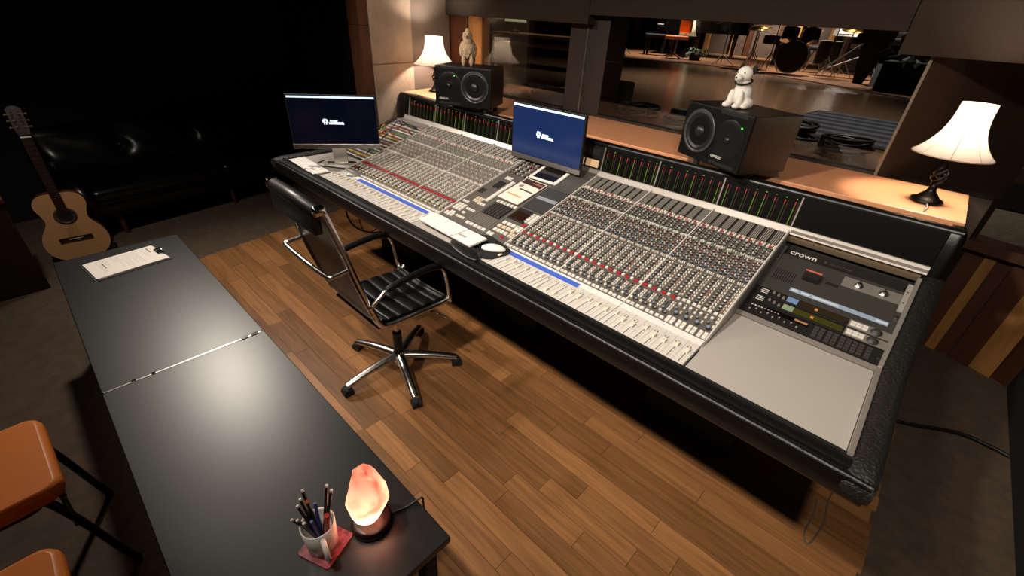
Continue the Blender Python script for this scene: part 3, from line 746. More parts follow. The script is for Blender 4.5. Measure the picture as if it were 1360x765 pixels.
# monitors
def monitor(loc, rz, label, tilt, sc, stand_h, col_s):
    k = thing('monitor', label, 'monitor', loc, rz)
    T = Matrix.Translation((0, 0, stand_h)) @ Matrix.Rotation(math.radians(-tilt), 4, 'X')
    W, H = .265*sc, .318*sc
    m = MB(); m.T = T; m.box(-W, W, 0, .022, .0, H); m.build('case', blackm, k, bevel=.003)
    m = MB(); m.T = T; m.box(-W, W, -.003, .004, -.004, .024*sc); m.build('chin', alum, k, bevel=.001)
    m = MB(); m.T = T; m.box(-W+.008, W-.008, -.0015, .001, .027*sc, H-.008); scr = m.build('screen', mat('screen_'+col_s, '05060a', .12, emit=col_s, estr=1.), k)
    m = MB(); m.T = T; m.box(-W+.010, W-.010, -.0022, -.001, H-.021, H-.010); m.build('menu_bar', mat('menu_bar', 'c8d8ff', .3, emit='c8dcff', estr=1.1), scr)
    wm = mat('screen_white', 'e0f0ff', .4, emit='e4f2ff', estr=1.3)
    F = T @ frame((0, -.003, H*.5), (1, 0, 0), (0, 0, 1), (0, -1, 0))
    # round branching emblem
    m = MB(); m.T = F @ Matrix.Translation((-.052*sc, .004, 0)) @ Matrix.Scale(sc, 4)
    for k_ in range(7):
        a = math.radians(-20+k_*37); r0, r1 = .006, .017
        m.tube([(r0*math.cos(a), r0*math.sin(a), 0), (r1*math.cos(a), r1*math.sin(a), 0)], .0022, 5)
    m.tube([(-.005, -.004, 0), (-.006, -.019, 0)], .003, 5); m.tube([(.005, -.004, 0), (.007, -.019, 0)], .003, 5)
    m.build('emblem', wm, scr)
    text_mesh('logo_text', 'STUDIO', .013*sc, wm, scr, F @ Matrix.Translation((-.024*sc, .0015*sc, 0)), bold=.0006)
    text_mesh('logo_text', 'NOVEMBRE.', .017*sc, wm, scr, F @ Matrix.Translation((-.031*sc, -.0135*sc, 0)), bold=.0010)
    m = MB(); m.T = T; m.cyl((0, -.004, .012*sc), .003, .003, 8); 
    MB().prism([(.024, stand_h+.14), (.036, stand_h+.14), (.085, .008), (.055, .008)], -.045, .045, 'x').build('stand_neck', alum, k)
    MB().rbox(-.10, .10, .045, .098, 0, .008, .02).build('stand_foot', alum, k)
    return k
monitor((-.325, .86, .969), math.radians(0), 'flat monitor with a blue screen standing on the console centre section', -1, 1., .009, '1c2f5c')
mon1 = monitor((-1.615, .225, .769), math.radians(55), 'flat monitor with a near-black screen at the left end of the console', 2, 1.05, .125, '020612')

# patch cables and computer leads
pcol = {'red': '9a2420', 'yellow': 'c89020', 'blue': '23306a', 'orange': 'c86a20', 'black': '111111', 'grey': '8a8580'}
def patch(c, pts, lab):
    o = MB().tube(smooth_path(pts, 7), .0042, 7).build('patch_cable', mat('lead_'+c, pcol[c], .45)); tag(o, lab, 'cable', 'patch cables on the left patchbay'); return o
def pb(x, t, h): 
    T = PT(x, t, h); return (T[0][3], T[1][3], T[2][3])
patch('red', [pb(-1.56, .42, .01), pb(-1.57, .40, .06), pb(-1.66, .33, .09), pb(-1.72, .2, .06), pb(-1.72, .12, .01)], 'red patch cable arching over the patchbay')
patch('yellow', [pb(-1.85, .38, .01), pb(-1.80, .36, .08), pb(-1.70, .24, .08), pb(-1.66, .16, .04), pb(-1.64, .15, .01)], 'yellow patch cable looping over the patchbay')
patch('blue', [pb(-1.80, .5, .01), pb(-1.75, .45, .07), pb(-1.68, .3, .06), pb(-1.62, .06, .04), pb(-1.57, .04, .01)], 'blue patch cable running down the patchbay')
patch('orange', [pb(-1.57, .30, .01), pb(-1.62, .30, .06), pb(-1.70, .28, .07), pb(-1.78, .18, .01)], 'orange patch cable low on the patchbay')
patch('black', [pb(-1.62, .52, .01), pb(-1.68, .48, .045), pb(-1.76, .5, .04), pb(-1.82, .52, .01)], 'black patch cable at the top of the patchbay')
patch('black', [pb(-1.58, .50, .01), pb(-1.63, .47, .05), pb(-1.71, .46, .045), pb(-1.77, .44, .01)], 'black patch cable beside the red patch cable')
patch('yellow', [pb(-1.72, .02, .01), pb(-1.66, .0, .05), pb(-1.58, .03, .04), pb(-1.54, .06, .01)], 'yellow patch cable under the left monitor')
for i, (c, pts, lab) in enumerate((('black', [(-1.80, .2, .773), (-1.72, .10, .775), (-1.62, .16, .774), (-1.52, .22, .774), (-1.45, .30, .775)], 'black lead under the left monitor'),
        ('grey', [(-1.75, .16, .773), (-1.68, .15, .80), (-1.66, .13, .774), (-1.63, .10, .774)], 'grey lead behind the left keyboard'))):
    o = MB().tube(smooth_path(pts), .004, 6).build('lead', mat('lead_'+c, pcol[c], .45)); tag(o, lab, 'cable')
dk = thing('desk_clutter_adapter', 'small black adapter on the shelf under the left monitor', 'adapter', (-1.47, .27, .769)); MB().rbox(-.045, .045, -.02, .02, 0, .022, .006).build('body', blackm, dk); MB().rbox(-.012, .012, -.008, .008, .022, .026, .003).build('button', red_btn, dk)

# ------------------------------------------------------------------ studio monitors (loudspeakers)
spk_front = mat('speaker_front', '050505', .42, spec=.3, bump=.1, bscale=300); spk_wood = mat('speaker_case', '130d0a', .4, var=.4, vscale=7, stretch=(1.2, 5, 5)); cone_m = mat('cone', '161616', .36); rim_m = mat('speaker_rim', '3a3937', .3)
def speaker(loc, rz, side, label, feet):
    k = thing('studio_speaker', label, 'speaker', loc, rz, 'studio monitor speakers')
    W, H, D = .1995, .246, .29
    MB().box(-W, W, -D+.02, .0, 0, H).build('cabinet', spk_wood, k, bevel=.004) if 0 else MB().box(-W, W, .014, D, 0, H).build('cabinet', spk_wood, k, bevel=.003)
    for fx, fy, fh in feet: MB().cyl((fx, fy, -fh), .016, fh, 12).build('rubber_foot', black_matte, k)
    MB().box(-W, W, 0, .016, 0, H).build('baffle', spk_front, k, bevel=.005)
    wx = -.085*side; tx = .095*side
    F = lambda x, z, d=0: frame((x, -d, z), (1, 0, 0), (0, 0, 1), (0, -1, 0))
    m = MB(); m.T = F(wx, .128); m.lathe([(.098, .0), (.100, .004), (.094, .007), (.088, .004), (.084, .002)], n=32); m.build('woofer_rim', rim_m, k)
    m = MB(); m.T = F(wx, .128); m.lathe([(.088, .002), (.080, .006), (.074, .002), (.045, -.018+.014), (.028, -.004), (.026, .006), (.018, .011), (0, .013)], n=32); m.build('woofer_cone', cone_m, k)
    m = MB(); m.T = F(tx, .128); m.lathe([(.085, .0005), (.080, .002), (.05, .0015), (.03, .001), (.018, .003)], n=28); m.build('waveguide', mat('waveguide', '0b0b0b', .36, spec=.4), k)
    m = MB(); m.T = F(tx, .128); m.lathe([(.017, .002), (.014, .010), (.007, .014), (0, .015)], n=16); m.build('tweeter_dome', cone_m, k)
    for z0 in (.010, .228): MB().box(tx-.075, tx+.075, -.0008, .001, z0, z0+.014).build('port_slot', black_matte, k)
    for x in (-W+.012, W-.012):
        for z in (.012, H-.012):
            m = MB(); m.T = F(x, z); m.cyl((0, 0, 0), .004, .002, 8); m.build('screw', black_matte, k)
    m = MB(); m.T = F(tx-side*.035 if side < 0 else tx+.06, .19); m.cyl((0, 0, 0), .003, .0025, 8); m.build('power_light', mat('power_led', '20ff20', .4, emit='50ff40', estr=2.5), k)
    text_mesh('maker_name', 'GENELEC', .016, mat('spk_text', 'b8b4ae', .4), k, F(tx-.075 if side < 0 else tx-.07, .040, .0034), bold=.0004)
    return k
SZ = 1.172
speaker((.560, .978, SZ), math.radians(-25), 1, 'black studio speaker under the white toy dog, woofer at its outer side', ((-.07, .018, .0255), (.12, .105, .0255), (-.02, .27, .0515), (-.15, .25, .0515)))
speaker((-1.118, .918, SZ), math.radians(28), -1, 'black studio speaker under the fluffy cream figurine beside the small lamp', ((-.15, .20, .0255), (.15, .037, .0255), (.15, .26, .0515), (.05, .27, .0515)))

# white toy dog on the right speaker
fur_w = mat('white_plush', 'e8e0d6', .9, bump=.7, bscale=260); fur_c = mat('cream_fur', 'c9ab8a', .9, var=.25, vscale=40, bump=1., bscale=120)
ear_m = mat('black_plush', '0f0e0e', .85, bump=.4, bscale=260)
def remesh(o, v):
    md = o.modifiers.new('remesh', 'REMESH'); md.mode = 'VOXEL'; md.voxel_size = v; md.use_smooth_shade = True
    o.modifiers.new('smooth', 'SMOOTH').iterations = 4
dg = thing('toy_dog', 'white plush toy dog with black ears and collar sitting on the speaker', 'toy', (.600, 1.075, SZ+.247), math.radians(-12))
m = MB(); m.ball((0, .012, .052), (.042, .045, .056)); m.ball((0, 0, .095), (.030, .032, .035))
m.ball((0, -.012, .138), (.034, .036, .032)); m.ball((0, -.05, .124), (.017, .024, .016))
for s in (-1, 1):
    m.ball((s*.022, -.035, .035), (.0145, .016, .042)); m.ball((s*.024, -.052, .012), (.017, .024, .013)); m.ball((s*.040, .012, .020), (.018, .036, .022)); m.ball((s*.044, -.018, .011), (.015, .026, .012))
o = m.build('body', fur_w, dg); remesh(o, .0035)
for s in (-1, 1):
    m = MB(); m.ball((s*.031, .004, .158), (.012, .013, .019)); m.build('ear', ear_m, dg)
    m = MB(); m.ball((s*.015, -.043, .145), .0032, 8); m.build('eye', black_matte, dg)
MB().ball((0, -.074, .126), (.005, .004, .004), 8).build('nose', black_matte, dg)
MB().tube([(.034*math.cos(a), -.004+.036*math.sin(a), .108-.010*math.sin(-a)) for a in [2*PI*i/20 for i in range(20)]], .0035, 6, closed=True).build('collar', black_matte, dg)

# fluffy cream figurine on the left speaker
fg = thing('animal_figurine', 'fluffy cream animal figurine standing on the speaker beside the small lamp', 'figurine', (-1.19, 1.03, SZ+.247), math.radians(42))
m = MB(); r3 = random.Random(3)
m.ball((0, .01, .078), (.056, .06, .052)); m.ball((0, -.025, .100), (.050, .040, .052)); m.ball((0, -.038, .148), (.030, .028, .040)); m.ball((0, -.045, .180), (.027, .029, .026)); m.ball((0, -.070, .172), (.012, .015, .010)); m.ball((0, -.036, .206), (.016, .016, .013))
for s in (-1, 1):
    m.ball((s*.026, -.037, .03), (.015, .016, .034)); m.ball((s*.030, .04, .03), (.015, .016, .034)); m.ball((s*.025, -.034, .172), (.009, .012, .024))
for i in range(120):
    a = r3.uniform(0, 2*PI); b = r3.uniform(-.6, 1.3); m.ball((.054*math.cos(a)*math.cos(b), .0+.060*math.sin(a)*math.cos(b), .09+.058*math.sin(b)), (r3.uniform(.006, .010), r3.uniform(.006, .010), r3.uniform(.010, .018)), 6)
o = m.build('body', fur_c, fg); remesh(o, .0028)
for s in (-1, 1): MB().ball((s*.012, -.071, .187), .0032, 8).build('eye', black_matte, fg)
MB().ball((0, -.085, .174), (.005, .004, .004), 8).build('nose', black_matte, fg)

# ------------------------------------------------------------------ table lamps
def shade_mat():
    m = bpy.data.materials.new('lamp_shade_fabric'); m.use_nodes = True; nt = m.node_tree; nt.nodes.clear()
    out = nt.nodes.new('ShaderNodeOutputMaterial'); d = nt.nodes.new('ShaderNodeBsdfDiffuse'); t = nt.nodes.new('ShaderNodeBsdfTranslucent'); mx = nt.nodes.new('ShaderNodeMixShader')
    d.inputs[0].default_value = (.84, .79, .72, 1); t.inputs[0].default_value = (.90, .84, .76, 1); mx.inputs[0].default_value = .65
    nt.links.new(d.outputs[0], mx.inputs[1]); nt.links.new(t.outputs[0], mx.inputs[2]); em = nt.nodes.new('ShaderNodeEmission'); em.inputs[0].default_value = (1, .93, .82, 1); em.inputs[1].default_value = .16; ad = nt.nodes.new('ShaderNodeAddShader')
    nt.links.new(mx.outputs[0], ad.inputs[0]); nt.links.new(em.outputs[0], ad.inputs[1]); nt.links.new(ad.outputs[0], out.inputs[0]); return m
shade_m = shade_mat(); bronze = mat('dark_bronze', '15110e', .3, .6)
LAMP_W = 30.0
def table_lamp(loc, label, H=.44, rs=1., power=LAMP_W, parts=True):
    k = thing('table_lamp', label, 'lamp', loc, 0, 'lit table lamps')
    s = H/.44
    MB().lathe([(.0, 0), (.058, 0), (.060, .008), (.056, .016), (.040, .022), (.034, .032), (.020, .046), (.014, .062), (.017, .070), (.011, .078)], n=28).build('foot', bronze, k)
    m = MB()
    for j in range(4):
        pts = []
        for i in range(15):
            t = i/14; a = j*PI/2+t*PI*1.4; r = .008+.017*math.sin(PI*t); pts.append((r*math.cos(a), r*math.sin(a), .078+.072*t))
        m.tube(pts, .0055, 6)
    m.build('twisted_stem', bronze, k)
    MB().lathe([(.009, .148), (.014, .154), (.010, .162), (.008, .18), (.016, .186), (.016, .196), (.006, .2), (.006, .25)], n=16).build('neck', bronze, k)
    MB().lathe([(.0, .196), (.04, .198), (.043, .203), (.0, .205)], n=24).build('collar_disc', mat('lamp_disc', 'd8cfc2', .4), k)
    prof = []
    for i in range(15):
        t = i/14; prof.append(((.134-.078*(1-(1-t)**2.8))*rs, (.205+.200*t)*s))
    def wob(a, z): return 1+.018*abs(math.sin(4*a))*(1-.3*(z-.2)/.2)
    sh = MB(); sh.lathe(prof, n=48, wob=wob); so = sh.build('shade', shade_m, k); so.modifiers.new('thick', 'SOLIDIFY').thickness = .0015
    for j in range(8):
        a = j*PI/4
        MB().tube([(r*1.004*math.cos(a), r*1.004*math.sin(a), z) for r, z in prof], .0011, 4).build('shade_rib', mat('rib', 'b8a890', .6), so)
    MB().tube([(prof[0][0]*math.cos(a)*wob(a, .2), prof[0][0]*math.sin(a)*wob(a, .2), prof[0][1]) for a in [2*PI*i/48 for i in range(48)]], .0025, 5, closed=True).build('shade_trim', mat('rib', 'b8a890', .6), so)
    MB().ball((0, 0, .30*s), .024, 12).build('bulb', mat('bulb', 'fff0d8', .3, emit='ffdcae', estr=22.), k)
    ld = bpy.data.lights.new('bulb_light', 'POINT'); ld.energy = power; ld.color = (1, .88, .74); ld.shadow_soft_size = .03
    lo = bpy.data.objects.new('bulb_light', ld); COL.objects.link(lo); lo.parent = k; lo.location = (0, 0, .335*s)
    return k
table_lamp((1.392, 1.42, 1.12), 'lit table lamp with a twisted black base by the splayed panel', H=.44)
o = MB().tube(smooth_path([(1.40, 1.36, 1.126), (1.405, 1.30, 1.125), (1.40, 1.25, 1.125), (1.40, 1.235, 1.06)]), .0035, 6).build('lamp_lead', mat('lead_grey2', '9a9088', .5)); tag(o, 'pale lead of the lamp running over the ledge front', 'cable')
table_lamp((-2.03, 1.40, 1.12), 'lit table lamp with a bell shade in front of the concrete pier', H=.46, rs=1.32, power=LAMP_W)

# ------------------------------------------------------------------ office chair
CX, CY = -.395, -.2
ch = thing('office_chair', 'black ribbed leather swivel chair with chrome frame and five-star base', 'chair', (CX, CY, 0))
def W(p): return (p[0]-CX, p[1]-CY, p[2])
bx, by = -.36+.0, -.215
MB().lathe([(.0, .055), (.038, .055), (.040, .10), (.032, .115), (.028, .13)], c=(bx-CX, by-CY, 0), n=20).build('hub', chrome, ch)
MB().tube([(bx-CX, by-CY, .1), (bx-CX, by-CY, .26)], .024, 14).build('gas_sleeve', blackm, ch)
MB().tube([(bx-CX, by-CY, .25), (bx-CX, by-CY, .42)], .014, 12).build('gas_piston', chrome, ch)
for k in range(5):
    a = math.radians(-20+72*k); c, s = math.cos(a), math.sin(a); hx, hy = bx-CX, by-CY
    m = MB(); rings = []
    for i in range(9):
        t = i/8; r = .03+.285*t; z = .098+.004-.040*t**1.8; w_ = .027-.007*t; h = .022-.007*t
        px, py = hx+r*c, hy+r*s
        rings.append([(px-s*w_*math.cos(b), py+c*w_*math.cos(b), z+h*math.sin(b)) for b in [2*PI*j/10 for j in range(10)]])
    m.loft(rings); leg = m.build('base_leg', polished, ch)
    x, y = hx+.312*c, hy+.312*s
    m = MB()
    for d in (-.013, .013):
        ox, oy = -s*d, c*d
        m.T = frame((x+ox, y+oy, .027), (c, s, 0), (0, 0, 1), (s, -c, 0)); m.cyl((0, 0, -.009), .027, .018, 16)
    m.T = Matrix.Identity(4); m.ball((x, y, .042), (.026, .026, .016), 12); m.build('caster', black_matte, ch)
# under-seat mechanism and lever
MB().rbox(-.09, .09, -.08, .12, .405, .435, .02).build('mechanism', blackm, ch)
MB().tube([(.08, .06, .418), (.20, .11, .415), (.27, .13, .40)], .005, 8).build('lever', chrome, ch)
# side frames: continuous chrome rail from backrest top to seat front
side = [(-.575, 1.095), (-.56, 1.06), (-.515, .90), (-.475, .74), (-.425, .57), (-.395, .492), (-.345, .466), (-.2, .456), (-.05, .452), (.0, .462), (.02, .478)]
for s in (-1, 1):
    x = .205*s
    m = MB(); m.tube(smooth_path([(x, a-CY, b) for a, b in side], 4), .0145, 10); m.build('side_rail', polished, ch)
    arm = [(-.435, .615), (-.36, .665), (-.25, .682), (-.12, .690), (-.055, .672), (-.028, .62), (-.012, .52), (.0, .455)]
    ax = .228*s
    m = MB(); m.tube(smooth_path([(x, -.44-CY, .605)]+[(ax, a-CY, b) for a, b in arm], 4), .0095, 8); m.build('arm_tube', polished, ch)
    pth = smooth_path([(ax, a-CY, b+.004) for a, b in arm[1:5]], 5)
    m = MB(); m.tube(pth, [.012]+[.0165]*(len(pth)-2)+[.012], 10); m.build('arm_pad', chair_leather, ch)
# cross bar behind the back
zc = .815; m = MB(); m.tube(smooth_path([(-.205, -.50-CY, zc), (-.205, -.565-CY, zc-.005), (-.185, -.585-CY, zc-.008), (0, -.588-CY, zc-.012), (.185, -.585-CY, zc-.008), (.205, -.565-CY, zc-.005), (.205, -.50-CY, zc)], 4), .0105, 8); m.build('cross_bar', polished, ch)
MB().box(-.02, .02, -.60-CY, -.575-CY, zc-.024, zc-.004).build('badge', chrome, ch) if 0 else None
MB().tube([(-.2, -.39-CY, .455), (.2, -.39-CY, .455)], .011, 8).build('stretcher', chrome, ch); MB().tube([(-.2, -.02-CY, .445), (.2, -.02-CY, .445)], .009, 8).build('stretcher', chrome, ch)
# sling of black leather with ribs
path = smooth_path([(a-CY, b, 0) for a, b in side[:10]], 5)
def sling(i0, i1, name, ribs, th):
    P = path[i0:i1]; m = MB(); outer = []; inner = []
    for i, p in enumerate(P):
        a = P[max(i-1, 0)]; b = P[min(i+1, len(P)-1)]; d = (b-a); n = Vector((d.y*-1, d.x)); n = Vector((-d[1], d[0])).normalized()
        bul = th*(.72+.28*abs(math.sin(i*PI/ribs))**.5) if ribs else th
        outer.append((p[0]+n[0]*bul, p[1]+n[1]*bul)); inner.append((p[0]-n[0]*.006, p[1]-n[1]*.006))
    pr = outer+inner[::-1]
    xs = [-.196, -.188, -.1, 0, .1, .188, .196]; sag = [0, .2, .8, 1, .8, .2, 0]; rings = []
    for x, sg in zip(xs, sag):
        k_ = .3 if abs(x) > .195 else 1
        rings.append([(x, a-.006*sg*0, b-.012*sg if a > -.15-CY*0-.2 and b < .55 else b) for a, b in pr])
    m.loft(rings, smooth=True); return m.build(name, chair_leather, ch)
n_ = len(path)
fine = []
for a, b in zip(path[:-1], path[1:]):
    for k in range(4): fine.append(a.lerp(b, k/4))
path = fine+[path[-1]]
ib = int(len(path)*.56)
sling(2, ib, 'backrest', 0, .012); sling(ib, len(path), 'seat', 9, .028)
m = MB(); m.tube([(-.2, -.572-CY, 1.075), (-.19, -.572-CY, 1.075), (.19, -.572-CY, 1.075), (.2, -.572-CY, 1.075)], [.012, .03, .03, .012], 14); m.build('head_roll', chair_leather, ch)
m = MB(); m.T = Matrix.Identity(4); m.rbox(-.19, .19, -.60-CY, -.565-CY, .985, 1.08, .012); m.build('back_flap', chair_leather, ch)
for s in (-1, 1): MB().rbox(s*.205-.014, s*.205+.014, -.60-CY, -.555-CY, 1.07, 1.105, .008).build('rail_cap', chrome, ch)

# ------------------------------------------------------------------ low black tables
def low_table(x0, x1, label):
    cx = (x0+x1)/2; k = thing('low_table', label, 'table', (cx, -1.07, 0)); h = (x1-x0)/2
    MB().rbox(-h, h, -.272, .272, .494, .52, .006).build('tabletop', tabletop_m, k) if 0 else MB().box(-h, h, -.272, .272, .494, .52).build('tabletop', tabletop_m, k, bevel=.003)
    MB().box(-h+.03, h-.03, -.25, .25, .44, .494).build('apron', black_matte, k)
    for sx in (-1, 1):
        for sy in (-1, 1): MB().box(sx*(h-.06)-.02, sx*(h-.06)+.02, sy*.23-.02, sy*.23+.02, 0, .45).build('leg', black_matte, k)
    return k
low_table(-1.715, -.450, 'low black table with a clipboard on its top'); low_table(-.444, .795, 'low black table with a glowing salt lamp and a mug of pens')
js = thing('joint_strip', 'thin bright metal strip in the seam between the two black tables', 'strip', (-.447, -1.07, .5))
MB().box(-.0025, .0025, -.265, .262, 0, .0205).build('strip', alum, js)
for y_ in (.195, .235): MB().rbox(-.009, .009, y_-.014, y_+.014, .020, .0235, .003).build('clip', chrome, js)
for y_ in (-.18, -.12): MB().rbox(-.007, .005, y_-.006, y_+.006, .020, .0235, .002).build('clip', chrome, js)

# clipboard with papers
cb_ = thing('clipboard', 'black clipboard holding a stack of white printed sheets', 'clipboard', (-1.49, -1.075, .5205), math.radians(-83))
# local x runs along the clip end to the foot of the page
MB().rbox(-.165, .165, -.118, .118, 0, .003, .008).build('board', blackm, cb_)
for i, (a, dx, dy) in enumerate(((2.0, -.004, .0), (.8, .0, .002), (-1.2, .003, -.001), (.2, .004, 0))):
    m = MB(); m.T = Matrix.Translation((dx, dy, .0032+i*.0016)) @ Matrix.Rotation(math.radians(a), 4, 'Z'); m.box(-.15, .150, -.107, .107, 0, .0014); sh = m.build('sheet', paper_m, cb_)
m = MB()
r5 = random.Random(5)
for i in range(26):
    x = -.125+i*.0092
    if i in (5, 6, 19, 20): continue
    m.box(x, x+.0018, -.095+r5.uniform(0, .01), .09-r5.uniform(0, .12), .0097, .0099)
m.build('print_lines', mat('faint_print', 'bdb5ab', .7), sh)
MB().box(.088, .092, -.05, .02, .0097, .01).build('bold_line', ink, sh); MB().box(-.115, -.110, -.09, -.02, .0097, .01).build('bold_line', ink, sh)
MB().rbox(-.162, -.130, -.035, .035, .0098, .0135, .004).build('clip_plate', chrome, cb_)
MB().tube([(-.135, -.03, .016), (-.158, -.03, .018), (-.158, .03, .018), (-.135, .03, .016)], .0022, 6).build('clip_wire', chrome, cb_)

# salt lamp
sl = thing('salt_lamp', 'glowing pink rock salt lamp on a round wooden base', 'lamp', (.615, -.925, .5205))
MB().lathe([(0, 0), (.052, 0), (.055, .006), (.052, .024), (.046, .027), (0, .027)], n=28).build('base', mat('dark_base', '1a0d08', .35), sl)
def salt_mat():
    m = bpy.data.materials.new('salt_rock'); m.use_nodes = True; nt = m.node_tree; nt.nodes.clear()
    out = nt.nodes.new('ShaderNodeOutputMaterial'); d = nt.nodes.new('ShaderNodeBsdfPrincipled'); t = nt.nodes.new('ShaderNodeBsdfTranslucent'); mx = nt.nodes.new('ShaderNodeMixShader')
    n = nt.nodes.new('ShaderNodeTexNoise'); n.inputs['Scale'].default_value = 18; n.inputs['Detail'].default_value = 3; g = nt.nodes.new('ShaderNodeNewGeometry'); nt.links.new(g.outputs['Position'], n.inputs[0])
    cr = nt.nodes.new('ShaderNodeValToRGB'); cr.color_ramp.elements[0].position = .35; cr.color_ramp.elements[0].color = (.72, .26, .19, 1); cr.color_ramp.elements[1].position = .6; cr.color_ramp.elements[1].color = (.95, .58, .46, 1)
    nt.links.new(n.outputs['Fac'], cr.inputs[0]); nt.links.new(cr.outputs[0], d.inputs['Base Color']); nt.links.new(cr.outputs[0], t.inputs[0]); d.inputs['Roughness'].default_value = .55
    mx.inputs[0].default_value = .65; nt.links.new(d.outputs[0], mx.inputs[1]); nt.links.new(t.outputs[0], mx.inputs[2]); nt.links.new(mx.outputs[0], out.inputs[0]); return m
bm = bmesh.new(); bmesh.ops.create_icosphere(bm, subdivisions=3, radius=1)
r6 = random.Random(11); planes = [(Vector((r6.gauss(0, 1), r6.gauss(0, 1), r6.gauss(0, .7))).normalized(), r6.uniform(.74, .95)) for _ in range(34)]
for v in bm.verts:
    p = v.co.copy()
    for n_, d_ in planes:
        e = p.dot(n_)-d_
        if e > 0: p -= n_*e
    z = p.z; f_ = (1.0-.28*max(z, 0)-.30*max(-z, 0)**1.5)
    v.co = Vector((p.x*.066*f_, p.y*.062*f_, .125+p.z*.108)) + Vector((r6.uniform(-1, 1), r6.uniform(-1, 1), r6.uniform(-1, 1)))*.0012
me = bpy.data.meshes.new('salt_rock'); bm.to_mesh(me); bm.free(); me.materials.append(salt_mat())
o = bpy.data.objects.new('salt_rock', me); COL.objects.link(o); o.parent = sl
ld = bpy.data.lights.new('salt_bulb', 'POINT'); ld.energy = .95; ld.color = (1, .76, .58); ld.shadow_soft_size = .018
lo = bpy.data.objects.new('salt_bulb', ld); COL.objects.link(lo); lo.parent = sl; lo.location = (0, 0, .075)
o = MB().tube(smooth_path([(.63, -.872, .5245), (.645, -.83, .5245), (.65, -.80, .528), (.655, -.786, .525), (.655, -.784, .47), (.64, -.76, .012)]), .003, 6).build('lamp_lead', blackm); tag(o, 'black lead hanging over the table edge behind the salt lamp', 'cable')

# mug, coaster and pens
MUG = (.578, -1.045)
co = thing('coaster', 'square pink and red patterned coaster under the mug', 'coaster', (MUG[0]+.004, MUG[1]+.004, .5205), math.radians(22))
MB().rbox(-.05, .05, -.05, .05, 0, .004, .008).build('tile', mat('coaster_pink', '8a3c48', .4, var=.9, vscale=70), co)
mg = thing('mug', 'white mug holding pens on the patterned coaster', 'mug', (*MUG, .5247), math.radians(-12))
MB().lathe([(0, 0), (.034, 0), (.037, .004), (.0415, .095), (.0395, .096), (.037, .09), (.034, .008), (0, .007)], n=32).build('cup', mat('white_ceramic', 'd8d2ca', .2), mg)
MB().tube(smooth_path([(.037, 0, .080), (.062, 0, .078), (.072, 0, .055), (.062, 0, .028), (.036, 0, .020)], 5), [.007]*21, 8).build('handle', mat('white_ceramic', 'd8d2ca', .2), mg)
pens = [  # rim angle, rim radius, length, colour, label
    (112, .028, .165, 'black', 'tall black pen with a pale end at the back of the mug'), (86, .026, .168, 'black', 'tallest black pen with a pale end next to the mug handle side'),
    (176, .031, .158, 'black', 'black pencil with an orange band leaning out of the mug'), (190, .032, .138, 'black', 'black pen leaning out next to the orange-banded pencil'), (206, .031, .130, 'black', 'black pen leaning lowest over the mug rim'),
    (236, .032, .128, 'black', 'black pen leaning over the front of the mug rim'), (252, .026, .122, 'black', 'short black pen at the front of the mug'), (310, .012, .112, 'blue', 'blue pen standing inside the mug'), (28, .027, .125, 'red', 'red marker against the mug rim'),
    (280, .02, .118, 'black', 'short black pen with a pale end beside the blue pen'), (150, .018, .120, 'blue', 'dark blue pen in the middle of the mug')]
for i, (ang, rr_, ln, c, lab) in enumerate(pens):
    a = math.radians(ang); rim = Vector((rr_*math.cos(a), rr_*math.sin(a), .092)); cf = -.6 if i in (2, 5) else .15; bs = Vector((cf*rr_*math.cos(a), cf*rr_*math.sin(a), .013)); r = .0042 if c != 'red' else .0075
    if c == 'red': bs = Vector((.012, .006, .016))
    k = thing('pen', lab, 'pen', (MUG[0]+bs.x, MUG[1]+bs.y, .5247+bs.z), 0, 'pens in the white mug')
    p0 = Vector((0, 0, 0)); p1 = (rim-bs).normalized()*ln
    MB().tube([p0, p1], r, 8).build('barrel', mat('pen_'+c, {'black': '0e0d0d', 'blue': '26357a', 'red': 'a02a26'}[c], .3), k)
    MB().tube([p1, p1+(p1-p0).normalized()*.006], r*.85, 8).build('end_cap', mat('pen_end', 'c8c0b6', .4) if c == 'black' else mat('pen_'+c, '', .3), k)
    if i == 2: MB().tube([p0.lerp(p1, .8), p0.lerp(p1, .86)], r*1.05, 8).build('band', mat('pen_band', 'b87030', .4), k)

# ------------------------------------------------------------------ orange side chairs
def side_chair(loc, label, rz=0):
    k = thing('side_chair', label, 'chair', loc, rz, 'orange vinyl chairs by the low tables')
    MB().rbox(-.195, .195, -.40, .0, .43, .485, .05, n=6).build('seat', orange_v, k)
    for s in (-1, 1):
        MB().tube(smooth_path([(s*.17, -.36, .425), (s*.175, -.1, .425), (s*.178, -.045, .41), (s*.185, .03, .012)], 5), .0115, 8).build('front_leg', blackm if s < 0 or 1 else chrome, k)
        MB().tube(smooth_path([(s*.165, -.10, .42), (s*.17, -.38, .42), (s*.175, -.45, .012)], 4), .0115, 8).build('rear_leg', blackm, k)
        MB().tube(smooth_path([(s*.165, -.38, .43), (s*.17, -.43, .55), (s*.17, -.46, .80)], 4), .011, 8).build('back_post', chrome, k)
        MB().lathe([(.013, 0), (.014, .02), (.012, .025)], c=(s*.185, .03, 0), n=10).build('foot', black_matte, k)
        MB().tube([(s*.185, -.03, .30), (s*.178, -.02, .42)], .007, 8).build('brace', chrome, k)
    m = MB(); m.T = Matrix.Translation((0, -.445, .70)) @ Matrix.Rotation(math.radians(82), 4, 'X'); m.rbox(-.195, .195, -.13, .13, -.02, .02, .045, n=6); m.build('backrest', orange_v, k)
    MB().tube([(-.17, -.02, .418), (.17, -.02, .418)], .009, 8).build('cross_bar', chrome, k)
    return k
side_chair((-.335, -1.50, 0), 'orange vinyl chair drawn up beside the seam of the two low tables', math.radians(3))
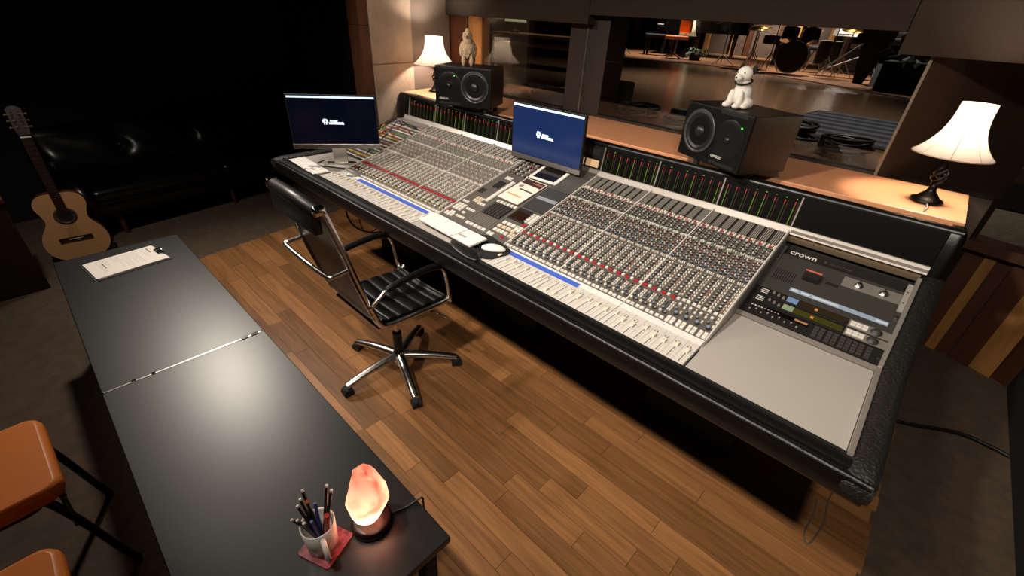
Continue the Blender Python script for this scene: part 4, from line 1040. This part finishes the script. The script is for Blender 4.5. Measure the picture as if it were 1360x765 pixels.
side_chair((.245, -1.52, 0), 'orange vinyl chair drawn up beside the table end with the salt lamp', math.radians(1))

# ------------------------------------------------------------------ sofa
SR = math.radians(10.4)
sf = thing('sofa', 'black button-tufted leather sofa against the black wall', 'sofa', (-3.42, -.06, 0), SR)
# local: y along the length, -x backwards
HL = 1.02
def cushion(x0, x1, y0, y1, z0, z1, r, name, tufts=(), par=sf, lean=0.):
    m = MB(); nx = 22; ny = int((y1-y0)/.03)
    def P(u, v, top):
        yy = y0+(y1-y0)*v; e = min(1, min(v, 1-v)*(y1-y0)/r); e = math.sqrt(max(0, 1-(1-e)**2)); return yy, e
    return None
# seat
MB().rbox(-.72, .0, -HL, HL, .16, .30, .05, n=5).build('seat_base', sofa_leather, sf)
for s in (-1, 1):
    m = MB(); m.rbox(-.62, .025, -HL+.03 if s < 0 else .006, -.006 if s < 0 else HL-.03, .285, .395, .055, n=6); m.build('seat_cushion', sofa_leather, sf)
MB().tube([(.012, -HL+.02, .29), (.012, HL-.02, .29)], .012, 8).build('piping', sofa_leather, sf)
# tufted back as a displaced grid
def back_surface():
    nu, nv = 90, 26; vs = []; fs = []
    buttons = [(-.50, .52), (.06, .52), (.62, .52)]
    for i in range(nu+1):
        for j in range(nv+1):
            yy = -HL-.04+2*(HL+.04)*i/nu; t = j/nv
            z = .36+.40*t; x = -.56-.17*t; th = .13*math.sin(PI*min(max(t*.97+.03, 0), 1))**.45
            eg = min(1, (HL+.04-abs(yy))/.10); th *= math.sqrt(max(0, 1-(1-eg)**2))*.9+.1
            d = 0
            for by_, bt_ in buttons:
                rr = math.hypot((yy-by_)*1.0, (t-bt_)*.40); d += .07*math.exp(-(rr/.045)**2)+.035*math.exp(-(rr/.13)**2)
            d += .010*math.sin(yy*9+t*5)*math.sin(t*6+yy*3)+.004*math.sin(yy*23+t*7)*math.sin(t*9)
            vs.append((x+th-d*.9, yy, z+.02*math.sin(yy*3)*0+ (.03*th/.13 if t > .9 else 0)))
    for i in range(nu):
        for j in range(nv): a = i*(nv+1)+j; fs.append((a, a+nv+1, a+nv+2, a+1))
    return vs, fs, buttons
vs_, fs_, bt_ = back_surface(); m = MB(); m.add(vs_, fs_, 0, True); m.build('backrest', sofa_leather, sf)
MB().rbox(-.80, -.66, -HL-.04, HL+.04, .14, .755, .04, n=5).build('back_shell', sofa_leather, sf)
for by_, t in bt_: MB().ball((-.56-.17*t+.13-.075, by_, .36+.4*t), (.012, .02, .02), 10).build('button', sofa_leather, sf)
for s in (-1, 1):
    m = MB(); pts = smooth_path([(-.70, s*(HL+.03), .50), (-.35, s*(HL+.03), .47), (-.06, s*(HL+.02), .43), (.03, s*(HL+.01), .36), (.035, s*(HL), .24)], 5)
    m.tube(pts, [.06]*(len(pts)-6)+[.06, .058, .055, .05, .045, .04], 14); m.build('arm', sofa_leather, sf)
    MB().rbox(-.70, .0, s*(HL+.0)-.04, s*(HL)+.06*1, .16, .45, .03).build('arm_panel', sofa_leather, sf)
for x_ in (-.06, -.66):
    for y_ in (-.85, .06, .85): MB().tube([(x_, y_, .165), (x_+(.02 if x_ > -.3 else -.02), y_, 0)], [.024, .016], 8).build('leg', mat('sofa_leg', '4a2c18', .4), sf)

# ------------------------------------------------------------------ guitar
gt = thing('acoustic_guitar', 'pale spruce-topped classical guitar standing against the sofa arm', 'guitar', (-3.02, -1.215, .0), math.radians(-4))
# local frame: z up the neck, y across, +x out of the soundboard; leaned back a little
GT = Matrix.Rotation(math.radians(-6), 4, 'Y') @ Matrix.Rotation(math.radians(0), 4, 'X')
def outline(n=60):
    pts = []
    ctrl = [(0, 0), (.09, .006), (.155, .05), (.182, .125), (.168, .20), (.128, .265), (.115, .30), (.122, .345), (.139, .40), (.128, .452), (.085, .484), (.03, .490), (0, .490)]
    P = [Vector((a, b, 0)) for a, b in ctrl]; sp = smooth_path(P, 5); right = [(p.x, p.y) for p in sp]
    left = [(-a, b) for a, b in reversed(right[1:-1])]; return right+left
OL = outline(); spruce = mat('spruce', 'c9986a', .35, var=.10, vscale=5, stretch=(30, 30, .6)); rosewood = mat('rosewood', '2a150c', .4)
def extr(z0, z1, pts): 
    m = MB(); m.T = GT @ frame((0, 0, .0), (0, 1, 0), (0, 0, 1), (1, 0, 0)); m.prism(pts, z0, z1, 'z', smooth=False); return m
extr(-.045, .044, OL).build('body', mat('guitar_side', '5a3218', .35), gt)
extr(.044, .048, OL).build('soundboard', spruce, gt)
def gl(m): m.T = GT @ frame((0, 0, 0), (0, 1, 0), (0, 0, 1), (1, 0, 0)); return m
gl(MB()).lathe([(.062, .0483), (.062, .0492), (.044, .0492), (.044, .0483)], c=(0, .325, 0), n=36).build('rosette', mat('rosette', '4a3a2a', .5, var=.4, vscale=120), gt)
gl(MB()).cyl((0, .325, .0482), .043, .0006, 32).build('sound_hole', black_matte, gt)
b_ = gl(MB()).box(-.092, .092, .142, .170, .048, .056).build('bridge', rosewood, gt); gl(MB()).box(-.04, .04, .156, .159, .056, .062).build('saddle', white_btn, b_)
gl(MB()).box(-.027, .027, .345, .865, .040, .056).build('fingerboard', rosewood, gt, bevel=.001)
gl(MB()).box(-.024, .024, .48, .86, .02, .040).build('neck', mat('neck_wood', '5a3218', .4), gt)
for k in range(17):
    y_ = .865-.65*(1-2**(-(k+1)/12)); gl(MB()).box(-.0265, .0265, y_-.001, y_+.001, .056, .0572).build('fret', alum, gt)
gl(MB()).box(-.026, .026, .865, .873, .04, .060).build('nut', white_btn, gt)
hp = MB(); hp.T = GT @ Matrix.Translation((0, 0, .872)) @ Matrix.Rotation(math.radians(-12), 4, 'Y') @ frame((0, 0, 0), (0, 1, 0), (0, 0, 1), (1, 0, 0))
hp.prism([(-.026, 0), (.026, 0), (.036, .03), (.038, .16), (.02, .178), (0, .183), (-.02, .178), (-.038, .16), (-.036, .03)], .028, .046, 'z'); hp.build('headstock', rosewood, gt, bevel=.002)
for s in (-1, 1):
    hp = MB(); hp.T = GT @ Matrix.Translation((0, 0, .872)) @ Matrix.Rotation(math.radians(-12), 4, 'Y') @ frame((0, 0, 0), (0, 1, 0), (0, 0, 1), (1, 0, 0)); hp.box(s*.018-.005, s*.018+.005, .035, .145, .046, .0466); hp.build('head_slot', black_matte, gt)
    for k in range(3):
        hp = MB(); hp.T = GT @ Matrix.Translation((0, 0, .872)) @ Matrix.Rotation(math.radians(-12), 4, 'Y') @ frame((0, 0, 0), (0, 1, 0), (0, 0, 1), (1, 0, 0))
        y_ = .05+k*.04; hp.tube([(s*.01, y_, .05), (s*.045, y_, .037)], .004, 7); hp.ball((s*.050, y_, .037), (.006, .007, .005), 8); hp.build('tuning_peg', mat('peg_brass', '8a7450', .45, .5), gt)
for k in range(6):
    x_ = -.0215+k*.0086; gl(MB()).tube([(x_*1.3, .157, .062), (x_, .868, .0605)], .0006, 4).build('string', alum, gt)

# dark wooden cabinet at the left
cbn = thing('wooden_cabinet', 'dark brown wooden cabinet end beside the guitar', 'cabinet', (-2.75, -1.75, 0), math.radians(4))
MB().box(-.16, .16, -.30, .29, 0, .60).build('body', dark_panel, cbn, bevel=.004); MB().box(-.175, .175, -.315, .30, .60, .63).build('top', redwood, cbn, bevel=.004)

# floor cable at right, cables under the console at left
o = MB().tube(smooth_path([(1.35, 1.38, .012), (1.72, 1.41, .012), (1.99, 1.56, .012), (2.12, 1.57, .012), (2.19, 1.56, .012)], 8), .010, 8).build('floor_cable', blackm); tag(o, 'thick black cable on the carpet beside the console end', 'cable')
for i, pts in enumerate(([(-1.62, .3, .62), (-1.50, .16, .50), (-1.34, .14, .42), (-1.22, .26, .40), (-1.15, .4, .55)], [(-1.55, .35, .62), (-1.44, .22, .45), (-1.30, .2, .38), (-1.2, .34, .5)])):
    o = MB().tube(smooth_path(pts), .006-.002*i, 6).build('hanging_cable', blackm); tag(o, ('thicker black cable hanging in a deep loop under the left end of the console', 'thinner black cable hanging behind the deep loop under the console')[i], 'cable', 'cables under the console')

# ------------------------------------------------------------------ live room beyond the window
LZ = 1.0
live_floor_m = mat('live_floor', '6e5540', .22, var=.25, vscale=3); live_carpet = mat('live_carpet', '6a4322', .9, var=.2, vscale=6)
struct('floor_live', MB().prism([(-9, 1.95), (1.15, 1.95), (1.55, 2.56), (1.55, 3.5), (3.2, 3.5), (3.2, 16), (-9, 16)], LZ-.1, LZ, 'z'), live_floor_m, 'polished dark floor of the recording room beyond the glass', 'floor')
struct('floor_stone', MB().box(1.56, 2.8, 2.56, 3.5, .6, .72), mat('rough_stone', '6a5c4c', .9, var=.5, vscale=22, bump=.6, bscale=40), 'rough stone ground beyond the narrow side pane', 'floor')
struct('wall_far', MB().box(-9, 3.2, 15.4, 15.5, LZ, LZ+3.2), mat('far_wall', '4a3a2e', .9, var=.3, vscale=2), 'far wall of the recording room', 'wall')
struct('wall_live_right', MB().box(2.6, 2.7, 2.6, 15.4, LZ, LZ+3.2), brown_wall, 'dark side wall of the recording room', 'wall')
struct('wall_live_left', MB().box(-9.0, -8.9, 1.95, 15.4, LZ, LZ+3.2), brown_wall, 'dark side wall of the recording room by the piano', 'wall')
struct('ceiling_live', MB().box(-9, 3.2, 1.95, 15.5, LZ+3.2, LZ+3.3), black_matte, 'dark ceiling of the recording room', 'ceiling')
m = MB(); m.prism([(1.7, 7.3), (2.55, 7.3), (2.55, 15.3), (-8.8, 15.3), (-8.8, 12.5), (-5.6, 8.2), (-3.2, 11.2), (.8, 7.9)], LZ, LZ+.012, 'z')
m = MB(); m.prism([(2.55, 7.0), (2.55, 15.3), (-8.8, 15.3), (-8.8, 11.5), (-5.3, 8.9), (-3.1, 9.9), (-.8, 8.8), (.9, 7.6)], LZ, LZ+.012, 'z')
o = m.build('rug', live_carpet); tag(o, 'large orange-brown rug under the piano and drum kit', 'rug')
# wooden wall slats on the far wall
for i in range(26):
    x = -8.6+i*.44
    if i % 3 == 2: continue
    o = MB().box(x, x+.13, 15.25, 15.38, LZ+.02, LZ+2.6).build('wall_batten', lightwood if i % 2 else redwood); tag(o, 'upright wooden batten on the far wall of the recording room', 'batten', 'battens on the far wall')
# grand piano
pn = thing('grand_piano', 'black grand piano on the rug beyond the glass', 'piano', (-4.6, 12.9, LZ+.012), math.radians(18))
gloss = mat('piano_black', '060606', .15)
case = [(-1.0, -.7), (.2, -.75), (.9, -.6), (1.15, -.2), (1.0, .2), (.4, .35), (.1, .72), (-.4, .78), (-1.0, .75)]
MB().prism(case, .58, .93, 'z').build('case', gloss, pn); MB().prism([(a*1.02, b*1.02) for a, b in case], .935, .955, 'z').build('lid', gloss, pn)
MB().box(-1.22, -1.0, -.7, .74, .60, .72).build('keyboard_bed', gloss, pn); MB().box(-1.21, -1.03, -.62, .66, .72, .735).build('keys', white_btn, pn)
for x, y_ in ((-.95, -.6), (-.95, .65), (.85, -.25)): MB().tube([(x, y_, .6), (x, y_, .05)], [.07, .045], 10).build('leg', gloss, pn)
bn = thing('piano_bench', 'black bench beside the orange chair', 'bench', (-5.0, 11.3, LZ+.012), .2)
MB().rbox(-.45, .35, -.18, .18, .42, .50, .03).build('seat', black_matte, bn)
for x in (-.4, .3):
    for y_ in (-.13, .13): MB().box(x-.02, x+.02, y_-.02, y_+.02, 0, .43).build('leg', black_matte, bn)
oc = thing('swivel_chair', 'orange swivel chair in front of the grand piano', 'chair', (-4.35, 10.75, LZ+.012), -.5)
MB().rbox(-.22, .22, -.22, .22, .42, .50, .06).build('seat', orange_v, oc); m = MB(); m.T = Matrix.Translation((0, .2, .72)) @ Matrix.Rotation(PI/2, 4, 'X'); m.rbox(-.22, .22, -.16, .16, -.03, .03, .06); m.build('backrest', orange_v, oc)
MB().tube([(0, 0, .1), (0, 0, .43)], .03, 10).build('column', chrome, oc); MB().tube([(0, .12, .45), (0, .23, .5), (0, .23, .7)], .015, 6).build('back_post', chrome, oc)
for k in range(5): a = 2*PI*k/5; MB().tube([(0, 0, .1), (.28*math.cos(a), .28*math.sin(a), .03)], .02, 6).build('base_leg', chrome, oc)
pl = thing('floor_plant', 'low leafy plant on the rug beside the piano', 'plant', (-3.85, 10.9, LZ+.012))
leafg = mat('leaf', '33502c', .6)
def leaves(par, n, r, h, size, seed):
    q = random.Random(seed)
    for i in range(n):
        a = q.uniform(0, 2*PI); t = q.uniform(.2, 1); x, y_ = r*t*math.cos(a), r*t*math.sin(a); z = h*q.uniform(.4, 1); s = size*q.uniform(.7, 1.2)
        m = MB(); m.T = Matrix.Translation((x, y_, z)) @ Matrix.Rotation(a, 4, 'Z') @ Matrix.Rotation(q.uniform(.2, 1), 4, 'Y')
        m.add([(0, 0, 0), (s*.5, -s*.3, .02), (s*.5, s*.3, .02), (s, 0, -.03), (s*.5, 0, .0)], [(0, 1, 4), (0, 4, 2), (1, 3, 4), (4, 3, 2)]); m.build('leaf', leafg, par)
    for i in range(5):
        a = 2*PI*i/5; MB().tube([(0, 0, .05), (r*.5*math.cos(a), r*.5*math.sin(a), h*.8)], .008, 5).build('stem', leafg, par)
leaves(pl, 26, .25, .3, .16, 1); MB().lathe([(0, 0), (.12, 0), (.15, .16), (.13, .16), (0, .14)], n=16).build('pot', mat('pot_dark', '2a1c12', .6), pl)
pl = thing('potted_plant', 'tall green potted plant at the right of the drum kit', 'plant', (.55, 8.6, LZ+.012))
MB().rbox(-.3, .3, -.3, .3, 0, .42, .03).build('planter', black_matte, pl); leaves(pl, 46, .32, .85, .2, 2)
# floor lamp behind the piano
fl = thing('floor_lamp', 'pale shaded floor lamp standing behind the orange chair', 'lamp', (-4.72, 12.0, LZ+.012)); fl.location = (-4.55, 11.75, LZ+.012)
MB().lathe([(0, 0), (.14, 0), (.14, .02), (.02, .03)], n=16).build('base', bronze, fl); MB().tube([(0, 0, .02), (0, 0, .62)], .012, 8).build('pole', bronze, fl)
fs = MB().lathe([(.23, .50), (.18, .62), (.13, .86)], n=24).build('shade', mat('dim_shade', 'b8b094', .8, emit='d8cfa0', estr=.30), fl); fs.modifiers.new('t', 'SOLIDIFY').thickness = .004
# drum kit
dr = thing('drum_kit', 'drum kit with cymbals and chrome stands on the rug', 'drum kit', (-1.45, 10.1, LZ+.012), math.radians(10))
shell = mat('drum_shell', '1a0f0d', .25); head = mat('drum_head', 'b8b0a6', .5); brass = mat('cymbal', 'b08a48', .25, 1.)
def drum(c, r, h, tilt, axis, nm):
    T = Matrix.Translation(c) @ Matrix.Rotation(tilt, 4, axis); m = MB(); m.T = T; m.cyl((0, 0, 0), r, h, 24); s = m.build(nm, shell, dr)
    for z in (0, h): m = MB(); m.T = T; m.cyl((0, 0, z-.012), r*1.02, .024, 24); m.build('hoop', chrome, s)
    m = MB(); m.T = T; m.cyl((0, 0, h+.012), r*.95, .002, 24); m.build('drum_head', shell if nm == 'bass_drum' else head, s)
drum((0, -.2, .31), .28, .42, PI/2, 'X', 'bass_drum'); drum((-.18, -.25, .58), .15, .2, -.25, 'X', 'tom'); drum((.18, -.25, .58), .16, .2, -.25, 'X', 'tom'); drum((-.5, .15, .5), .18, .14, 0, 'X', 'snare_drum'); drum((.55, .2, .2), .2, .4, 0, 'X', 'floor_tom')
for x, y_, z, r in ((-.75, -.1, .78, .2), (.6, -.25, .95, .24), (-.4, -.35, 1.0, .22), (.85, .2, .82, .22), (-.85, .3, .75, .18)):
    m = MB(); m.T = Matrix.Translation((x, y_, z)) @ Matrix.Rotation(.2, 4, 'X'); m.lathe([(0, .03), (.03, .025), (.05, .012), (r, -.006), (r, -.008), (0, .0)], n=24); m.build('cymbal', brass, dr)
    s = MB().tube([(x, y_, .02), (x, y_, z)], .011, 6).build('cymbal_stand', chrome, dr)
    for k in range(3): a = 2*PI*k/3; MB().tube([(x, y_, .35), (x+.22*math.cos(a), y_+.22*math.sin(a), .015)], .009, 5).build('stand_leg', chrome, s)
th = thing('drum_stool', 'round black drum stool behind the drum kit', 'stool', (-1.3, 10.95, LZ+.012)); MB().lathe([(0, .42), (.16, .42), (.17, .46), (.15, .5), (0, .5)], n=16).build('seat', black_matte, th)
for k in range(3): a = 2*PI*k/3; MB().tube([(0, 0, .43), (.25*math.cos(a), .25*math.sin(a), .016)], .012, 6).build('leg', chrome, th)
# microphone stands
def mic_stand(x, y_, h, ang, lab):
    k = thing('microphone_stand', lab, 'microphone stand', (x, y_, LZ+.012), ang)
    MB().tube([(0, 0, .05), (0, 0, h)], .011, 6).build('pole', blackm, k)
    MB().tube([(-.3, 0, h-.1), (.4, 0, h+.12)], .008, 6).build('boom', chrome, k); MB().tube([(.4, 0, h+.12), (.5, 0, h+.10)], [.018, .024], 8).build('microphone', alum, k)
    for q in range(3): a = 2*PI*q/3; MB().tube([(0, 0, .2), (.28*math.cos(a), .28*math.sin(a), .01)], .010, 6).build('leg', blackm, k)
for x, y_, h, a, lab in ((-6.3, 10.2, 1.0, .4, 'tall microphone stand farthest from the piano bench'), (-5.75, 10.6, .85, 2., 'short microphone stand close to the piano bench'), (-5.2, 9.5, .9, 4., 'microphone stand at the front edge of the rug by the bench'),
        (-3.0, 10.4, .9, .2, 'microphone stand between the plant and the drum kit'), (-.1, 10.6, 1.05, 2.8, 'tall microphone stand behind the draped black stand')):
    mic_stand(x, y_, h, a, lab)
# covered music stand with white folding legs, keyboard on a stand
cs = thing('covered_stand', 'tall stand draped in black cloth right of the drum kit', 'stand', (-.15, 9.4, LZ+.012), .1)
m = MB(); m.loft([[(-.28, -.06, 1.0), (.32, -.06, 1.0), (.32, .1, 1.0), (-.28, .1, 1.0)], [(-.16, -.05, .72), (.30, -.05, .72), (.30, .08, .72), (-.16, .08, .72)], [(-.05, -.04, .0), (.10, -.04, .0), (.10, .06, .0), (-.05, .06, .0)]], smooth=False); m.build('cloth', curtain_m, cs)
m = MB(); m.tube([(-.10, -.08, .62), (-.62, -.2, .14)], .014, 6); m.tube([(-.10, -.08, .40), (-.62, -.2, .14)], .012, 6); m.build('folding_legs', alum, cs)
kb = thing('keyboard_stand', 'dark keyboard instrument on a stand beside the potted plant', 'keyboard', (.35, 10.2, LZ+.012), -.2)
MB().rbox(-.5, .4, -.16, .16, .62, .72, .02).build('instrument', mat('instr', '26282c', .4), kb); MB().tube([(-.35, 0, .03), (.3, 0, .62)], .016, 6).build('leg', blackm, kb); MB().tube([(.3, 0, .03), (-.35, 0, .62)], .016, 6).build('leg', blackm, kb); MB().rbox(-.4, .3, .02, .1, .72, .95, .02).build('music_rest', mat('rest', '6a6a68', .5), kb)
wg = thing('wedge_speaker', 'black wedge floor speaker below the keyboard stand', 'speaker', (.10, 9.2, LZ+.012), .1)
MB().prism([(-.25, 0), (.2, 0), (.2, .32), (.05, .34)], -.02, .55, 'x').build('cabinet', black_matte, wg)
for x, y_, a, lab in ((-2.2, 12.6, .2, 'black guitar amplifier cabinet behind the drum kit'), (-.6, 12.4, -.2, 'black guitar amplifier cabinet behind the draped stand'), (-7.0, 11.6, .5, 'black guitar amplifier cabinet beside the tall microphone stand')):
    k = thing('guitar_amplifier', lab, 'amplifier', (x, y_, LZ+.012), a); MB().box(-.34, .34, -.15, .15, 0, .62).build('cabinet', black_matte, k, bevel=.01); MB().box(-.30, .30, -.162, -.15, .05, .45).build('grille', mat('grille', '2c2a28', .8), k); MB().box(-.30, .30, -.158, -.15, .48, .57).build('control_strip', alum, k)
for x, y_, a, lab in ((-2.75, 11.6, .3, 'chrome music stand between the piano and the drum kit'), (-.95, 11.5, -.2, 'chrome music stand behind the drum kit')):
    k = thing('music_stand', lab, 'music stand', (x, y_, LZ+.012), a); MB().tube([(0, 0, .1), (0, 0, .8)], .012, 6).build('pole', chrome, k)
    m = MB(); m.T = Matrix.Translation((0, 0, .85)) @ Matrix.Rotation(math.radians(65), 4, 'X'); m.box(-.24, .24, -.16, .16, -.006, .006); m.build('desk', alum, k)
    m = MB(); m.T = Matrix.Translation((0, -.012, .86)) @ Matrix.Rotation(math.radians(65), 4, 'X'); m.box(-.16, .16, -.12, .12, 0, .003); m.build('sheet_music', paper_m, k)
    for q in range(3): b = 2*PI*q/3; MB().tube([(0, 0, .2), (.25*math.cos(b), .25*math.sin(b), .015)], .010, 6).build('leg', chrome, k)
# striped rug and cable coils close to the glass
sr = thing('striped_rug', 'grey and blue striped rug on the floor just beyond the glass', 'rug', (.68, 4.1, LZ), math.radians(-4))
ns = 14
for i in range(ns): MB().box(-.50, .62, -.85+i*1.7/ns, -.85+(i+1)*1.7/ns, 0, .008).build('stripe', mat('stripe_a', '4c5058', .9) if i % 2 else mat('stripe_b', '1e2229', .9), sr)
def coil(x, y_, r, seed, lab):
    q = random.Random(seed); m = MB()
    for k in range(9):
        rr = r*q.uniform(.6, 1.05); h = q.uniform(.01, .10); t1, t2 = q.uniform(-.35, .35), q.uniform(-.35, .35)
        m.T = Matrix.Translation((q.uniform(-.06, .06), q.uniform(-.05, .05), .03+h)); m.tube([(rr*math.cos(2*PI*j/20), rr*math.sin(2*PI*j/20), max(.0-h, rr*.25*(t1*math.cos(2*PI*j/20)+t2*math.sin(2*PI*j/20)))) for j in range(20)], .011, 6, closed=True)
    o = m.build('cable_coil', blackm); o.location = (x, y_, LZ); tag(o, lab, 'cable', 'coiled cables beyond the glass') if 0 else tag(o, lab, 'cable'); return o
for i, (x, y_, r) in enumerate(((-.66, 2.50, .14), (-.28, 2.62, .16), (.10, 2.55, .14), (.46, 2.90, .15), (.86, 2.78, .15))): coil(x, y_, r, i, 'coiled black cable beyond the glass, '+('beside the rolled green bag', 'next to the coil by the green bag', 'behind the studio speaker with the dog', 'at the corner of the striped rug', 'nearest the splayed panel beyond the striped rug')[i])
rl = thing('green_bag_roll', 'rolled pale green bag on the floor beyond the glass', 'bag', (-1.10, 2.55, LZ)); m = MB(); m.tube([(-.17, 0, .07), (-.14, 0, .07), (.14, 0, .07), (.17, 0, .07)], [.04, .07, .07, .04], 14); m.build('roll', mat('sage', '6e7450', .8), rl); MB().rbox(-.2, .2, .08, .3, 0, .26, .03).build('black_case', black_matte, rl)
# added desk and lamp standing in for the reflection in the left pane
sd = thing('reflected_desk', 'pale wooden desk standing in for the ledge reflected in the left window pane', 'desk', (-4.2, 5.2, LZ), .1); MB().box(-.75, .95, -.3, .3, .44, .48).build('desktop', lightwood, sd); MB().box(-.7, .9, -.25, .25, .30, .34).build('shelf', lightwood, sd)
for x in (-.7, .88): MB().box(x-.03, x+.03, -.25, .25, 0, .44).build('leg', redwood, sd)
l2 = thing('reflected_lamp', 'small dim lamp standing in for the table lamp reflected in the left window pane', 'lamp', (-4.62, 5.15, LZ+.48)); MB().lathe([(0, 0), (.09, 0), (.05, .03), (.02, .06), (.02, .12), (.05, .15), (.02, .18)], n=14).build('base', bronze, l2)
fs = MB().lathe([(.19, .16), (.15, .26), (.10, .36)], n=20).build('shade', mat('dim_shade', '', .8), l2); fs.modifiers.new('t', 'SOLIDIFY').thickness = .004

# ------------------------------------------------------------------ ceiling fixtures, added fill spots and their light
def spot(name, loc, tgt, watts, cone, blend, rad, lab, ceil):
    k = thing(name, lab, 'light', (loc[0], loc[1], ceil), 0, 'ceiling spotlights')
    d = (Vector(tgt)-Vector(loc)).normalized(); q = d.to_track_quat('-Z', 'Y')
    off = Vector(loc)-Vector((loc[0], loc[1], ceil))
    m = MB(); m.T = Matrix.Translation(off) @ q.to_matrix().to_4x4(); m.lathe([(.055, .10), (.07, .09), (.075, -.01), (.072, -.01), (.066, .085), (0, .09)], n=20); m.build('housing', blackm, k)
    MB().tube([(0, 0, 0), tuple(off+Vector((0, 0, .05)))], .012, 6).build('stem', blackm, k)
    ld = bpy.data.lights.new('spot_light', 'SPOT'); ld.energy = watts; ld.color = WARM; ld.spot_size = math.radians(cone); ld.spot_blend = blend; ld.shadow_soft_size = rad
    lo = bpy.data.objects.new('spot_light', ld); COL.objects.link(lo); lo.parent = k; lo.location = off; lo.rotation_euler = q.to_euler(); return k
for i, (loc, tgt, wt, cone, bl, rad) in enumerate(LIGHTS): spot('ceiling_or_fill_spot', loc, tgt, wt, cone, bl, rad, 'unseen black ceiling spotlight of the control room, added fill included', 2.8)
for loc, tgt, wt in (((-1.4, 10.6, LZ+3.0), (-1.4, 10.3, LZ), 1100), ((-4.8, 11.2, LZ+3.0), (-4.8, 11.6, LZ), 1200), ((.6, 9.8, LZ+3.0), (.5, 9.8, LZ), 450), ((-3.5, 14, LZ+3.0), (-3.5, 15.4, LZ+1), 1500), ((-1.8, 6.2, LZ+3.0), (-1.5, 6.2, LZ), 450), ((.6, 4.2, LZ+3.0), (.6, 4.2, LZ), 240), ((-4.3, 5.0, LZ+3.0), (-4.3, 5.2, LZ), 60)):  # unseen spots added to brighten the recording room and the stand-in desk
    spot('studio_fill_spot', loc, tgt, wt, 85, 1., .06, 'unseen black spotlight added to brighten the recording room', LZ+3.2)
